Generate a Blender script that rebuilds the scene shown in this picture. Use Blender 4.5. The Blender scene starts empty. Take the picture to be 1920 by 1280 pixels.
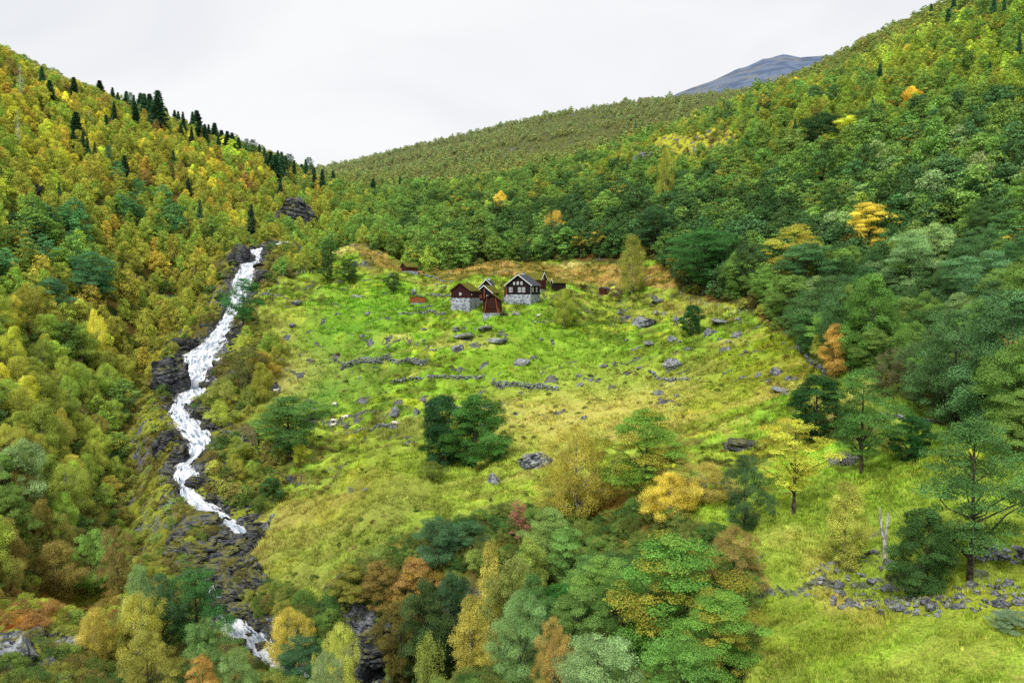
import bpy, bmesh, math, random
import numpy as np
from mathutils import Vector, noise as mnoise
random.seed(7); RNG = np.random.default_rng(11)
C = bpy.context.scene.collection
PI = math.pi

# ---------------------------------------------------------------- camera model (photo 1920x1280)
F = 1371.0; PITCH = math.atan(90 / F); CZ = 40.0
def ray(u, v):
    x = (np.asarray(u, float) - 960) / F; zc = (640 - np.asarray(v, float)) / F
    dy = math.cos(PITCH) + zc * math.sin(PITCH); dz = -math.sin(PITCH) + zc * math.cos(PITCH)
    h = np.hypot(x, dy)
    return np.arctan2(x, dy), dz / h
def project(x, y, z):
    z = z - CZ
    yc = y * math.cos(PITCH) - z * math.sin(PITCH)
    zc = y * math.sin(PITCH) + z * math.cos(PITCH)
    return 960 + F * x / yc, 640 - F * zc / yc

# ---------------------------------------------------------------- noise
def _h(ix, iy, s):
    n = (ix.astype(np.int64) * 374761393 + iy.astype(np.int64) * 668265263 + s * 982451653) & 0xFFFFFFFF
    n = ((n ^ (n >> 13)) * 1274126177) & 0xFFFFFFFF
    n = n ^ (n >> 16)
    return (n & 0xFFFF) / 65535.0
def vnoise(x, y, s=0):
    ix = np.floor(x); iy = np.floor(y); fx = x - ix; fy = y - iy
    fx = fx * fx * fx * (fx * (fx * 6 - 15) + 10); fy = fy * fy * fy * (fy * (fy * 6 - 15) + 10)
    a = _h(ix, iy, s); b = _h(ix + 1, iy, s); c = _h(ix, iy + 1, s); d = _h(ix + 1, iy + 1, s)
    return (a * (1 - fx) + b * fx) * (1 - fy) + (c * (1 - fx) + d * fx) * fy
def fbm(x, y, s=0, o=4):
    r = np.zeros_like(x); a = .5; t = 0
    for k in range(o):
        cs, sn = math.cos(k * 1.1 + .4), math.sin(k * 1.1 + .4)
        r += a * vnoise((x * cs - y * sn) * 2 ** k + 17.3 * k, (x * sn + y * cs) * 2 ** k - 9.1 * k, s + k); t += a; a *= .5
    return r / t
def sstep(a, b, x):
    t = np.clip((x - a) / (b - a), 0, 1); return t * t * (3 - 2 * t)
def lin(c):
    c = np.asarray(c, float) / 255.
    return np.where(c <= .04045, c / 12.92, ((c + .055) / 1.055) ** 2.4)

# ---------------------------------------------------------------- terrain control points: photo pixel, horizontal distance (m)
G = [(975,1300,52),(880,1300,57),(1100,1300,49),(1920,1280,44),(1600,1280,44),(1400,1285,45),(1250,1330,48),(800,1295,64),(900,1110,76),(1100,1110,70),
 (700,1150,77),(700,1285,71),(600,1080,91),(500,1000,106),(430,1045,103),(700,950,101),(900,950,96),(1100,950,86),(1300,950,79),(1480,960,75),(1900,1000,66),
 (1900,1150,52),(1500,1150,53),(1700,1290,43),(1650,1080,60),
 (600,900,126),(800,900,113),(1000,885,106),(1200,880,99),(1450,900,85),(1620,890,83),(1800,850,83),(1920,850,81),(550,850,138),
 (640,800,151),(770,780,146),(900,800,134),(1010,830,124),(1150,800,126),(1400,785,119),(1390,850,100),(1560,790,106),(1650,780,103),
 (560,720,176),(500,760,165),(750,680,179),(900,700,168),(1000,725,160),(1250,700,156),(1480,680,145),(1620,690,126),(1720,750,112),(1540,700,132),
 (530,600,216),(500,640,202),(700,600,211),(900,610,196),(1100,610,195),(1300,610,186),(1400,600,179),(1480,620,165),
 (500,545,238),(600,530,246),(760,545,234),(870,578,205),(980,568,205),(922,588,197),(1100,560,215),(1250,565,212),(1330,560,205),
 (1018,548,223),(1037,545,225),(1130,553,235),(767,517,262),(782,568,224),(655,522,252),
 (700,482,272),(640,470,285),(860,510,262),(1000,512,250),(1150,512,247),(1250,525,228),(960,492,268),
 (500,700,182),(540,880,134),(470,930,124),(430,800,160),(460,760,168),(480,830,148)]
Fp = [(750,450,292),(1000,450,280),(1200,450,265),(1400,500,195),(1550,550,168),(1700,600,145),(1850,700,112),(1900,600,128),(1900,450,170),
 (1600,450,212),(1300,400,275),(1900,300,232),(1700,300,268),(1500,300,312),(1300,300,355),(1100,350,352),(900,380,372),(700,420,332),
 (1000,420,312),(1900,170,300),(1700,175,345),(1500,180,402),(1300,240,462),(1900,72,372),(1700,112,425),(1550,143,485),(1400,172,545),
 (1200,250,565),(1000,320,525),(800,348,505),(700,358,525),(2150,500,140),(2150,200,250),(2150,-10,360),(2150,750,100),(2400,400,150),(2400,1000,60),(2400,1250,44),
 (0,112,430),(200,188,472),(400,255,525),(520,300,575),(590,325,620),(0,200,332),(0,400,232),(0,600,167),(0,800,122),(0,1000,92),(150,300,322),
 (200,450,252),(200,600,206),(200,750,166),(200,900,126),(150,1050,98),(350,400,312),(350,550,250),(350,300,385),(500,350,425),(500,420,352),
 (650,400,402),(620,360,480),(-250,600,150),(-250,200,300),(-250,10,400),(-250,900,100),(-500,500,170),(-500,1200,60),(300,640,208),(250,800,158),(270,950,122),(560,460,305)]
Gl = [(0,1190,75),(100,1240,72),(250,1150,86),(100,1130,84),(250,1060,101),(-200,1250,66),(300,1280,72)]
FAR = [(600,318,1000),(800,272,1060),(1000,222,1110),(1200,185,1160),(1320,168,1200),(1450,160,1220),(1600,120,1250),(1900,-20,1250),(2300,-150,1200),
 (750,338,720),(900,318,740),(1150,262,780),(1300,225,800),(400,300,1000),(200,250,1000),(0,180,1000),(-400,50,1000)]
RIV = [(538,452,306),(524,458,300),(478,470,288),(470,490,274),(463,502,266),(455,524,255),(451,541,247),(446,561,240),(438,581,232),(422,605,222),(416,621,215),
 (398,645,206),(380,665,200),(372,685,194),(365,699,190),(363,715,185),(362,732,180),(350,749,175),(330,766,170),(336,776,165),(354,793,159),(368,809,154),
 (372,826,150),(368,850,144),(343,870,140),(349,890,135),(350,917,129),(358,931,126),(378,947,123),(408,968,119),(450,993,114),(440,1040,107),(397,1102,97),(440,1179,85),
 (468,1196,82),(480,1230,77),(560,1270,73),(700,1310,71),(900,1360,68)]
RW = [20,22,28,38,28,44,36,34,28,26,34,52,78,70,44,54,58,46,28,44,64,64,46,28,28,52,28,40,54,46,30,22,24,60,80,70,60,60,60]
pts = []
for (u,v,d) in G + Gl: a,t = ray(u,v); pts.append((a, math.log(d), t))
for (u,v,d) in Fp: a,t = ray(u,v); pts.append((a, math.log(d), t - 7.5/d))
for (u,v,d) in FAR: a,t = ray(u,v); pts.append((a, math.log(d), t - 9.0/d))
for (u,v,d) in RIV: a,t = ray(u,v); pts.append((a, math.log(d), t + 1.6/d))
for k in range(-4,5): pts.append((k*.22, math.log(14), -40/14.*.8)); pts.append((k*.22, math.log(27), -31/27.))
for k in range(-4,5): pts.append((k*.2, math.log(2400), .16))
pts = np.array(pts)
SA, SD = 3.0, 1.0
def tps_phi(r2): return .5 * r2 * np.log(r2 + 1e-9)
PX = np.c_[pts[:,0]*SA, pts[:,1]*SD]; n = len(PX)
K = tps_phi(((PX[:,None,:]-PX[None])**2).sum(-1)) + np.eye(n) * 2e-4
A_ = np.zeros((n+3,n+3)); A_[:n,:n] = K; A_[:n,n] = 1; A_[:n,n+1:] = PX; A_[n,:n] = 1; A_[n+1:,:n] = PX.T
W_ = np.linalg.solve(A_, np.r_[pts[:,2], 0,0,0])
def tps(a, ld):
    q = np.c_[a*SA, ld*SD]; out = W_[n] + q @ W_[n+1:]
    for i in range(n): out += W_[i] * tps_phi((q[:,0]-PX[i,0])**2 + (q[:,1]-PX[i,1])**2)
    return out
# grid: coarse solve, bilinear to the fine grid
AZ = np.r_[np.linspace(-1.25,-.66,40)[:-1], np.linspace(-.66,.66,1000), np.linspace(.66,1.25,40)[1:]]
LD = np.r_[np.linspace(math.log(8), math.log(36), 50)[:-1], np.linspace(math.log(36), math.log(330), 640)[:-1], np.linspace(math.log(330), math.log(1500), 260)]
ca = np.linspace(-1.25, 1.25, 160); cl = np.linspace(math.log(8), math.log(1500), 200)
ga, gl = np.meshgrid(ca, cl, indexing='ij')
TC = tps(ga.ravel(), gl.ravel()).reshape(ga.shape)
def bil(gx, gy, Z, x, y):
    fx = np.clip(np.interp(x, gx, np.arange(len(gx))), 0, len(gx)-1.001); fy = np.clip(np.interp(y, gy, np.arange(len(gy))), 0, len(gy)-1.001)
    i = fx.astype(int); j = fy.astype(int); fx = fx-i; fy = fy-j
    return (Z[i,j]*(1-fx)+Z[i+1,j]*fx)*(1-fy) + (Z[i,j+1]*(1-fx)+Z[i+1,j+1]*fx)*fy
GA, GL = np.meshgrid(AZ, LD, indexing='ij'); GD = np.exp(GL)
X = GD*np.sin(GA); Y = GD*np.cos(GA)
Z = CZ + GD * bil(ca, cl, TC, GA.ravel(), GL.ravel()).reshape(GA.shape)
Z0 = Z.copy()
def hit(u, v, Zg=None, dmin=20):
    Zg = Z if Zg is None else Zg
    a, t = ray(u, v); f = float(np.interp(a, AZ, np.arange(len(AZ)))); i = min(int(f), len(AZ)-2); f -= i
    col = Zg[i]*(1-f) + Zg[i+1]*f; T = (col - CZ)/np.exp(LD)
    j0 = int(np.searchsorted(LD, math.log(dmin)))
    k = np.nonzero(T[j0:] >= t)[0]
    if len(k) == 0: j = int(np.argmax(T[j0:700])) + j0; ld = LD[j]
    else:
        j = j0 + k[0]
        if j == j0: ld = LD[j]
        else: ld = LD[j-1] + (LD[j]-LD[j-1]) * (t-T[j-1])/(T[j]-T[j-1])
    d = math.exp(ld); z = float(np.interp(ld, LD, col))
    return np.array((d*math.sin(a), d*math.cos(a), z))
def ground(x, y):
    x = np.asarray(x, float); y = np.asarray(y, float)
    return bil(AZ, LD, Z, np.arctan2(x, y), np.log(np.hypot(x, y)))
def at(u, v, d):
    a, t = ray(u, v); return np.array((d*math.sin(a), d*math.cos(a), CZ + d*t))
def wpoly(px): return np.array([hit(u, v, Z0)[:2] for u, v in px])
def inside(poly, x, y):
    r = np.zeros(x.shape, bool); n_ = len(poly)
    for i in range(n_):
        x1,y1 = poly[i]; x2,y2 = poly[(i+1)%n_]
        if y1 == y2: continue
        r ^= ((y1 > y) != (y2 > y)) & (x < (x2-x1)*(y-y1)/(y2-y1) + x1)
    return r
# river path in the world
RP = np.array([at(u,v,d) for u,v,d in RIV]); RWm = np.array([w/F*r[2] for w, r in zip(RW, RIV)])
seg = np.r_[0, np.cumsum(np.hypot(*(np.diff(RP[:,:2],axis=0).T)))]
sl = np.linspace(0, seg[-1], 900)
def smooth(a_, k):
    w = np.hanning(k+2)[1:-1]; w /= w.sum(); return np.convolve(np.pad(a_, k//2, mode='edge'), w, 'valid')
RS = np.c_[[smooth(np.interp(sl, seg, RP[:,k]), 9) for k in range(3)]].T; RSW = smooth(np.interp(sl, seg, RWm), 9)
def river_near(x, y):      # distance to the centre line, index
    best = np.full(x.shape, 1e9); idx = np.zeros(x.shape, int)
    for i in range(0, 900, 3):
        d2 = (x-RS[i,0])**2 + (y-RS[i,1])**2; m = d2 < best; best[m] = d2[m]; idx[m] = i
    return np.sqrt(best), idx
rm = (X < 20) & (X > -160) & (GD < 340) & (GD > 55)
RDIST = np.full(X.shape, 999.); RIDX = np.zeros(X.shape, int)
RDIST[rm], RIDX[rm] = river_near(X[rm], Y[rm])
# ---------------------------------------------------------------- zones
MEADOW = wpoly([(492,545),(560,520),(600,505),(628,470),(660,462),(700,468),(750,488),(800,512),(850,506),(900,496),(960,488),(1080,492),(1160,492),(1215,480),(1250,500),
 (1270,545),(1340,568),(1420,598),(1500,640),(1560,700),(1640,705),(1690,750),(1770,780),(1920,862),(2300,950),(2300,1500),(1395,1500),(1395,1200),(1405,1090),(1330,985),
 (1200,965),(1040,955),(960,965),(800,1005),(700,1040),(620,1120),(540,1120),(440,1045),(470,985),(545,880),(500,840),(470,790),(500,720),(520,660),(480,600)])
BRIGHT = wpoly([(560,560),(640,525),(760,530),(850,560),(960,590),(1080,600),(1250,740),(1500,740),(1560,800),(1400,800),(1200,760),(1000,830),(800,780),(640,770),(560,760),(600,650)])
STRAW = wpoly([(628,470),(700,468),(800,512),(960,488),(1240,490),(1270,545),(1120,540),(1060,525),(940,515),(860,528),(780,512),(700,515)])
OPENL = wpoly([(240,700),(300,740),(322,900),(345,1010),(310,1120),(180,1200),(0,1240),(-150,1260),(-150,1140),(0,1130),(130,1100),(245,980),(240,850)])
BRACKEN = wpoly([(-100,1130),(120,1080),(220,1080),(240,1130),(180,1160),(60,1190),(-100,1190)])
CRAG = wpoly([(1195,310),(1240,275),(1370,262),(1385,285),(1300,300),(1230,330)])
GULLY = wpoly([(560,1150),(640,1090),(760,1050),(900,1180),(900,1400),(560,1400)])
mead = inside(MEADOW, X, Y)
lm = np.where(mead, 1., 0.)
for _ in range(2): lm[1:-1,1:-1] = (lm[1:-1,1:-1]*2+lm[:-2,1:-1]+lm[2:,1:-1]+lm[1:-1,:-2]+lm[1:-1,2:])/6
# relief: knolls, ledges and tussocks
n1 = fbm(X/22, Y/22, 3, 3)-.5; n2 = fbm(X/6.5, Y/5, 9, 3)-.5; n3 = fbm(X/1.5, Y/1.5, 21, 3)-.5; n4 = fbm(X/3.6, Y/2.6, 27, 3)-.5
lx = X*.9+Y*.25; ledge = fbm(lx/15, Y/6.5, 33, 3); ledge = sstep(.47,.53,ledge)-.5
nearf = sstep(30, 60, GD)
Z += nearf*(lm*(1.6*n1 + 1.3*n2 + 1.0*n3 + .9*n4 + 1.1*ledge*sstep(.35,.6,fbm(X/30,Y/30,5,2))) + (1-lm)*(4*n1 + 1.6*n2 + .6*n3))
Z += sstep(450,800,GD)*26*(fbm(X/170,Y/170,44,4)-.5) * (1-sstep(1100,1300,GD)*.6)
ri = RIDX; wz = RS[ri,2]; wr = RSW[ri]*.5
rug = 1.5*(fbm(X/2.6,Y/2.6,50,3)-.5) + 1.2*(fbm(X/7,Y/7,52,2)-.5)
bank = sstep(0, 9, RDIST - wr)
Z = np.where(RDIST < wr+12, (wz + .2 + rug*1.0 + .22*np.maximum(RDIST-wr,0))*(1-bank) + Z*bank, Z)
Z = np.where(RDIST < wr, np.minimum(Z, wz-.35 + .5*rug*0), Z)
Z = np.where((RDIST >= wr) & (RDIST < wr+1.5), np.maximum(Z, wz-.2+ .5*(RDIST-wr)), Z)
crg = inside(CRAG, X, Y); Z += np.where(crg, 6 + 3*n2, 0)
# building plots read their own base later; slightly level the farmyard
for (u,v,d,r) in ((985,568,209,9),(872,577,208,7),(922,588,200,4)):
    p = at(u,v,d); q = np.hypot(X-p[0], Y-p[1]); w = 1-sstep(r*.6, r*1.3, q); Z = Z*(1-w) + (p[2]+(Y-p[1])*.10)*w

# ---------------------------------------------------------------- ground colours (world positions)
def L3(*c): return lin(c)
g_bright=L3(108,152,38); g_mid=L3(130,150,48); g_olive=L3(96,108,40); g_straw=L3(182,166,100); g_dark=L3(62,82,32); g_moss=L3(160,164,26); g_brown=L3(110,92,52)
def mixc(c, d, w): return c*(1-w[...,None]) + d*w[...,None]
wx = X + 5*(fbm(X/9,Y/9,60,3)-.5); wy = Y + 9*(fbm(X/9+50,Y/9,61,3)-.5)
a1 = fbm(wx/14, wy/8, 70, 4); a2 = fbm(wx/5, wy/3.4, 71, 4); a3 = fbm(wx/1.6, wy/1.2, 72, 3); a4 = fbm(wx/26, wy/13, 73, 3)
br = inside(BRIGHT, wx, wy)*1.
col = mixc(np.broadcast_to(g_mid,(X.shape+(3,))).copy(), g_bright, np.clip(sstep(.42,.62,a1)*.7 + .55*br,0,1))
low = sstep(150,100,GD)*(1-sstep(10,30,X)); lowr = sstep(105,85,GD)*sstep(12,26,X)
col = mixc(col, L3(138,164,50), .65*low)
col = mixc(col, L3(134,170,50), .8*lowr)
col = mixc(col, g_straw, .8*sstep(.54,.70,a4*.55+a2*.45)*(1-.6*lowr)*(1-.45*low))
col = mixc(col, g_moss, .6*sstep(.60,.72,fbm(wx/9,wy/5,77,4)*.7+.3*a3))
col = mixc(col, g_dark, (.8-.45*np.maximum(low,lowr))*sstep(.51,.64,a2)*sstep(.40,.55,fbm(X/30,Y/30,78,2)))
col = mixc(col, g_brown, .6*sstep(.60,.72,fbm(wx/3,wy/1.6,79,4)))
col = col*(.72+.6*a3)[...,None]*np.clip(.97+(2.0*n3+2.0*n4)*(.45+.55*sstep(65,110,GD)),.4,1.5)[...,None]  # relief shade painted in: hollows get darker grass colour, humps lighter
st = inside(STRAW, wx, wy)*1.
col = mixc(col, mixc(mixc(np.broadcast_to(L3(176,146,80),col.shape).copy(), L3(124,120,48), sstep(.4,.6,a2)), L3(80,70,40), .7*sstep(.55,.68,a3)), st*.9)
for (u,v,r,cc,s) in ((1660,1090,9,(120,128,34),.8),(1800,1120,8,(140,146,34),.6),(780,900,16,(134,156,52),.5),(1040,800,10,(110,160,34),.5),(850,830,12,(124,164,36),.4),(560,700,13,(196,176,104),.75),(520,620,9,(170,160,84),.6),(480,1010,12,(190,172,100),.3),(560,1090,14,(170,164,84),.3),(1050,770,18,(196,182,100),.75),(1180,745,14,(204,184,108),.7),
        (1480,1000,2.4,(200,172,100),.8),(1500,1045,1.8,(200,172,104),.7),(1530,1090,1.6,(200,170,100),.75),(1570,1130,1.8,(200,172,100),.75),(1610,1165,1.5,(196,170,96),.7),(1300,580,9,(176,160,84),.5),(1450,690,12,(146,152,34),.45),
        (1340,770,8,(150,160,34),.5),(1480,640,12,(142,152,36),.45),(1880,1120,4,(170,164,20),.6),(1130,990,7,(150,112,50),.7),(640,930,9,(150,140,60),.5),(640,640,14,(88,142,40),.6),(600,740,12,(80,142,44),.6),
        (700,570,18,(104,160,34),.5),(900,680,16,(122,164,30),.5),(1000,620,12,(116,160,34),.5),(1150,700,20,(112,162,30),.5),(650,1050,14,(120,140,60),.5),(1700,780,8,(92,140,30),.7),(1600,1000,6,(104,140,40),.6)):
    p = hit(u, v); q = np.hypot(wx-p[0], (wy-p[1])*.7); col = mixc(col, L3(*cc)*1.0, s*np.exp(-(q/r)**2)*(.55+.9*a2))
nr_ = .6*sstep(92,72,GD)*sstep(8,16,X); col = mixc(col, L3(148,174,62)*(.8+.4*a3)[...,None], nr_*(1-.9*sstep(.5,.62,fbm(wx/6,wy/6,141,3))*.4))
fl = mixc(mixc(np.broadcast_to(L3(70,66,30),col.shape).copy(), L3(104,84,40), sstep(.45,.6,a1)), L3(46,60,26), sstep(.5,.62,a2))
ol = mixc(mixc(np.broadcast_to(L3(124,128,46),col.shape).copy(), L3(92,84,40), sstep(.45,.6,a2)), L3(138,150,48), sstep(.52,.66,a1))
fl = mixc(fl, ol, inside(OPENL, wx, wy)*.95)
fl = mixc(fl, mixc(np.broadcast_to(L3(160,88,36),col.shape).copy(), L3(120,110,40), sstep(.45,.6,a2)), inside(BRACKEN,wx,wy)*.8)
fl = mixc(fl, ol*.9, sstep(22,9,RDIST-wr)*.8)
fl = mixc(fl, L3(74,80,44), sstep(500,700,GD))
mw = np.clip(lm + (a3-.5)*.8*(lm*(1-lm)*4), 0, 1)
fl = mixc(fl, mixc(np.broadcast_to(L3(150,156,34),col.shape).copy(), L3(116,112,44), sstep(.45,.6,a3)), crg*1.)
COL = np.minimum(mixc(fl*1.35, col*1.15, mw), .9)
COL = mixc(COL, (COL@np.array((.3,.6,.1)))[...,None]*np.ones(3), .03*np.ones(X.shape))*np.array((1.05,1.05,.95))
ROCK = sstep(2.4, .4, RDIST - wr + 9*(a2-.5))
ROCK = np.maximum(ROCK, sstep(.56,.64,a3)*crg*.55)
ROCK = np.maximum(ROCK, sstep(.685,.71,fbm(wx/4,wy/2.2,90,4))*(1-lm*.2)*.9*(.35+.65*sstep(100,150,GD)))
ROCK = np.maximum(ROCK, inside(GULLY,wx,wy)*.6)
SLAB = wpoly([(330,985),(345,945),(400,985),(455,1000),(470,1030),(420,1060),(440,1110),(330,1090)])
ROCK = np.maximum(ROCK, inside(SLAB, wx, wy)*sstep(.3,.42,a2))
# ---------------------------------------------------------------- material helpers
class NT:
    def __init__(s, name):
        m = bpy.data.materials.new(name); m.use_nodes = True; s.m = m; s.t = m.node_tree; s.t.nodes.clear()
    def n(s, typ, **kw):
        nd = s.t.nodes.new(typ); ins = kw.pop('ins', {})
        for k, v in kw.items(): setattr(nd, k, v)
        for k, v in ins.items():
            if isinstance(v, bpy.types.NodeSocket): s.t.links.new(v, nd.inputs[k])
            else: nd.inputs[k].default_value = v
        return nd
    def mix(s, f, a, b, bt='MIX'):
        nd = s.n('ShaderNodeMix', data_type='RGBA', blend_type=bt)
        for k, v in ((0,f),(6,a),(7,b)):
            if isinstance(v, bpy.types.NodeSocket): s.t.links.new(v, nd.inputs[k])
            else: nd.inputs[k].default_value = v if k == 0 else (*v[:3], 1)
        return nd.outputs[2]
    def math(s, op, a, b=0., c=0., clamp=False):
        nd = s.n('ShaderNodeMath', operation=op, use_clamp=clamp)
        for k, v in enumerate((a,b,c)):
            if isinstance(v, bpy.types.NodeSocket): s.t.links.new(v, nd.inputs[k])
            else: nd.inputs[k].default_value = v
        return nd.outputs[0]
    def noise(s, scale, detail=4, rough=.6, vec=None, dist=0.):
        nd = s.n('ShaderNodeTexNoise', ins={'Scale':scale,'Detail':detail,'Roughness':rough,'Distortion':dist})
        if vec is not None: s.t.links.new(vec, nd.inputs['Vector'])
        return nd.outputs['Fac']
    def ramp(s, f, a, b, lo=0., hi=1.):
        nd = s.n('ShaderNodeMapRange', clamp=True, interpolation_type='SMOOTHSTEP', ins={'From Min':a,'From Max':b,'To Min':lo,'To Max':hi})
        s.t.links.new(f, nd.inputs[0]); return nd.outputs[0]
    def coord(s, k='Object', sc=(1,1,1), rot=(0,0,0)):
        tc = s.n('ShaderNodeTexCoord'); mp = s.n('ShaderNodeMapping'); mp.inputs['Scale'].default_value = sc; mp.inputs['Rotation'].default_value = rot
        s.t.links.new(tc.outputs[k], mp.inputs[0]); return mp.outputs[0]
    def out(s, sh):
        o = s.n('ShaderNodeOutputMaterial'); s.t.links.new(sh, o.inputs[0]); return s.m
    def bump(s, h, strength=.5, dist=.1):
        return s.n('ShaderNodeBump', ins={'Strength':strength,'Distance':dist,'Height':h}).outputs[0]
    def bsdf(s, col, rough=.9, spec=.15, normal=None, **kw):
        nd = s.n('ShaderNodeBsdfPrincipled')
        if isinstance(col, bpy.types.NodeSocket): s.t.links.new(col, nd.inputs['Base Color'])
        else: nd.inputs['Base Color'].default_value = (*col[:3],1)
        if isinstance(rough, bpy.types.NodeSocket): s.t.links.new(rough, nd.inputs['Roughness'])
        else: nd.inputs['Roughness'].default_value = rough
        nd.inputs['Specular IOR Level'].default_value = spec
        if normal is not None: s.t.links.new(normal, nd.inputs['Normal'])
        return nd.outputs[0]
def rock_color(N, vec):
    a = N.noise(.9, 6, .7, vec); b = N.noise(5, 4, .7, vec); sv = N.n('ShaderNodeVectorMath', operation='MULTIPLY', ins={0:vec,1:(1.,1.,4.5)}).outputs[0]
    st = N.noise(1.1, 5, .7, sv, 1.2)
    c = N.mix(N.ramp(a,.38,.62), tuple(lin((52,56,66))), tuple(lin((138,142,150))))
    c = N.mix(N.ramp(b,.52,.68), c, tuple(lin((176,178,176))))
    c = N.mix(N.ramp(st,.50,.40), c, tuple(lin((24,26,32))))
    return c, N.math('ADD', N.math('ADD', a, st), N.math('MULTIPLY', b, .4))

# ground
N = NT('ground_cover'); gv = N.coord('Object')
ca_ = N.n('ShaderNodeAttribute', attribute_name='Col').outputs['Color']
rk = N.n('ShaderNodeAttribute', attribute_name='rock').outputs['Fac']
f1 = N.noise(1.4, 5, .75, gv); f2 = N.noise(6, 4, .8, gv); f3 = N.noise(.35, 4, .7, gv)
c = N.mix(1., ca_, N.n('ShaderNodeCombineColor', ins={0:N.ramp(f2,.3,.7,.55,1.4),1:N.ramp(f2,.3,.7,.55,1.35),2:N.ramp(f2,.3,.7,.6,1.3)}).outputs[0], 'MULTIPLY')
c = N.mix(N.ramp(f1,.56,.70,0,.55), c, tuple(L3(190,178,96)))
c = N.mix(N.ramp(f1,.44,.32,0,.6), c, tuple(L3(54,66,20)))
rc, rh = rock_color(N, gv)
geo = N.n('ShaderNodeNewGeometry'); sx = N.n('ShaderNodeSeparateXYZ'); N.t.links.new(geo.outputs['Normal'], sx.inputs[0])
steep = N.ramp(sx.outputs[2], .62, .42)
moss = N.math('MULTIPLY', N.ramp(N.noise(.8,4,.7,gv), .5,.62), N.ramp(sx.outputs[2], .6,.85))
rc = N.mix(N.math('MULTIPLY', moss, .8), rc, tuple(L3(110,112,26)))
rmask = N.math('MAXIMUM', N.ramp(N.math('ADD', rk, N.math('MULTIPLY', N.math('SUBTRACT', f1, .5), .9)), .42, .58), N.math('MULTIPLY', steep, .8))
c = N.mix(rmask, c, rc)
hgt = N.math('ADD', N.math('MULTIPLY', f2, .5), f1)
M_GROUND = N.out(N.bsdf(c, .95, .1, N.bump(N.math('ADD', hgt, N.math('MULTIPLY', N.math('MULTIPLY', rh, rmask), 1.2)), .8, .35)))
# rock (free stones)
def rock_mat(name, dark=1., mossy=.5):
    N = NT(name); v = N.coord('Object'); oi = N.n('ShaderNodeObjectInfo')
    vv = N.n('ShaderNodeVectorMath', operation='ADD', ins={0:v}); rr = N.n('ShaderNodeVectorMath', operation='SCALE', ins={0:(17.,31.,7.)})
    N.t.links.new(oi.outputs['Random'], rr.inputs['Scale']); N.t.links.new(rr.outputs[0], vv.inputs[1]); v = vv.outputs[0]
    c, h = rock_color(N, v)
    c = N.mix(1., c, (dark,dark,dark*1.02), 'MULTIPLY')
    g = N.n('ShaderNodeNewGeometry'); s = N.n('ShaderNodeSeparateXYZ'); N.t.links.new(g.outputs['Normal'], s.inputs[0])
    m = N.math('MULTIPLY', N.ramp(N.noise(1.6,5,.7,v), .44,.58), N.ramp(s.outputs[2], .35,.8))
    c = N.mix(N.math('MULTIPLY', m, mossy), c, tuple(L3(132,132,30)))
    return N.out(N.bsdf(c, .85, .25, N.bump(h, .9, .25)))
M_ROCK = rock_mat('grey_rock', 1.45, .45); M_WET = rock_mat('wet_dark_rock', .42, .55); M_STONE = rock_mat('wall_stone', 1.6, .2)
# leaves
def leaf_mat(name, tip=None, tipw=.0):
    N = NT(name)
    oc = N.n('ShaderNodeAttribute', attribute_type='INSTANCER', attribute_name='color').outputs['Color']
    sh = N.n('ShaderNodeAttribute', attribute_name='shade').outputs['Fac']; cl_ = N.n('ShaderNodeAttribute', attribute_name='clump').outputs['Fac']
    c = N.mix(1., N.mix(1., oc, (2.15,2.25,2.15), 'MULTIPLY'), N.n('ShaderNodeCombineColor', ins={0:N.math('MULTIPLY_ADD', sh, .9,.48),1:N.math('MULTIPLY_ADD', sh, .85,.5),2:N.math('MULTIPLY_ADD', sh, .5,.6)}).outputs[0], 'MULTIPLY')
    c = N.mix(N.math('MULTIPLY', cl_, .7), c, N.mix(1., oc, (1.32,1.34,.85), 'MULTIPLY'))
    if tip is not None: c = N.mix(N.math('MULTIPLY', N.ramp(cl_, .62, .78), N.ramp(sh,.1,.9,.2,.8)), c, tuple(tip))
    c = N.mix(1., c, N.n('ShaderNodeCombineColor', ins={k:N.math('MULTIPLY_ADD', N.math('FRACT', N.math('MULTIPLY', cl_, 7.31)), .55, .72) for k in range(3)}).outputs[0], 'MULTIPLY')
    c = N.n('ShaderNodeHueSaturation', ins={'Saturation':.89,'Color':c}).outputs[0]
    d = N.n('ShaderNodeBsdfDiffuse', ins={'Color':c}); t = N.n('ShaderNodeBsdfTranslucent', ins={'Color':c})
    m = N.n('ShaderNodeMixShader', ins={0:.2, 1:d.outputs[0], 2:t.outputs[0]})
    return N.out(m.outputs[0])
M_LEAF = leaf_mat('leaves'); M_LEAFT = leaf_mat('leaves_turning', L3(214,186,20), .35)
def bark_mat(name, a, b):
    N = NT(name); v = N.coord('Object', (1,1,.5)); f = N.noise(3.5, 4, .7, v)
    return N.out(N.bsdf(N.mix(N.ramp(f,.42,.58), tuple(L3(*a)), tuple(L3(*b))), .9, .1, N.bump(f,.6,.05)))
M_BARK = bark_mat('bark', (50,44,38), (98,90,80)); M_BIRCH = bark_mat('birch_bark', (90,84,76), (196,192,182)); M_DEAD = bark_mat('bleached_wood', (140,138,132), (206,204,198))

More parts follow.
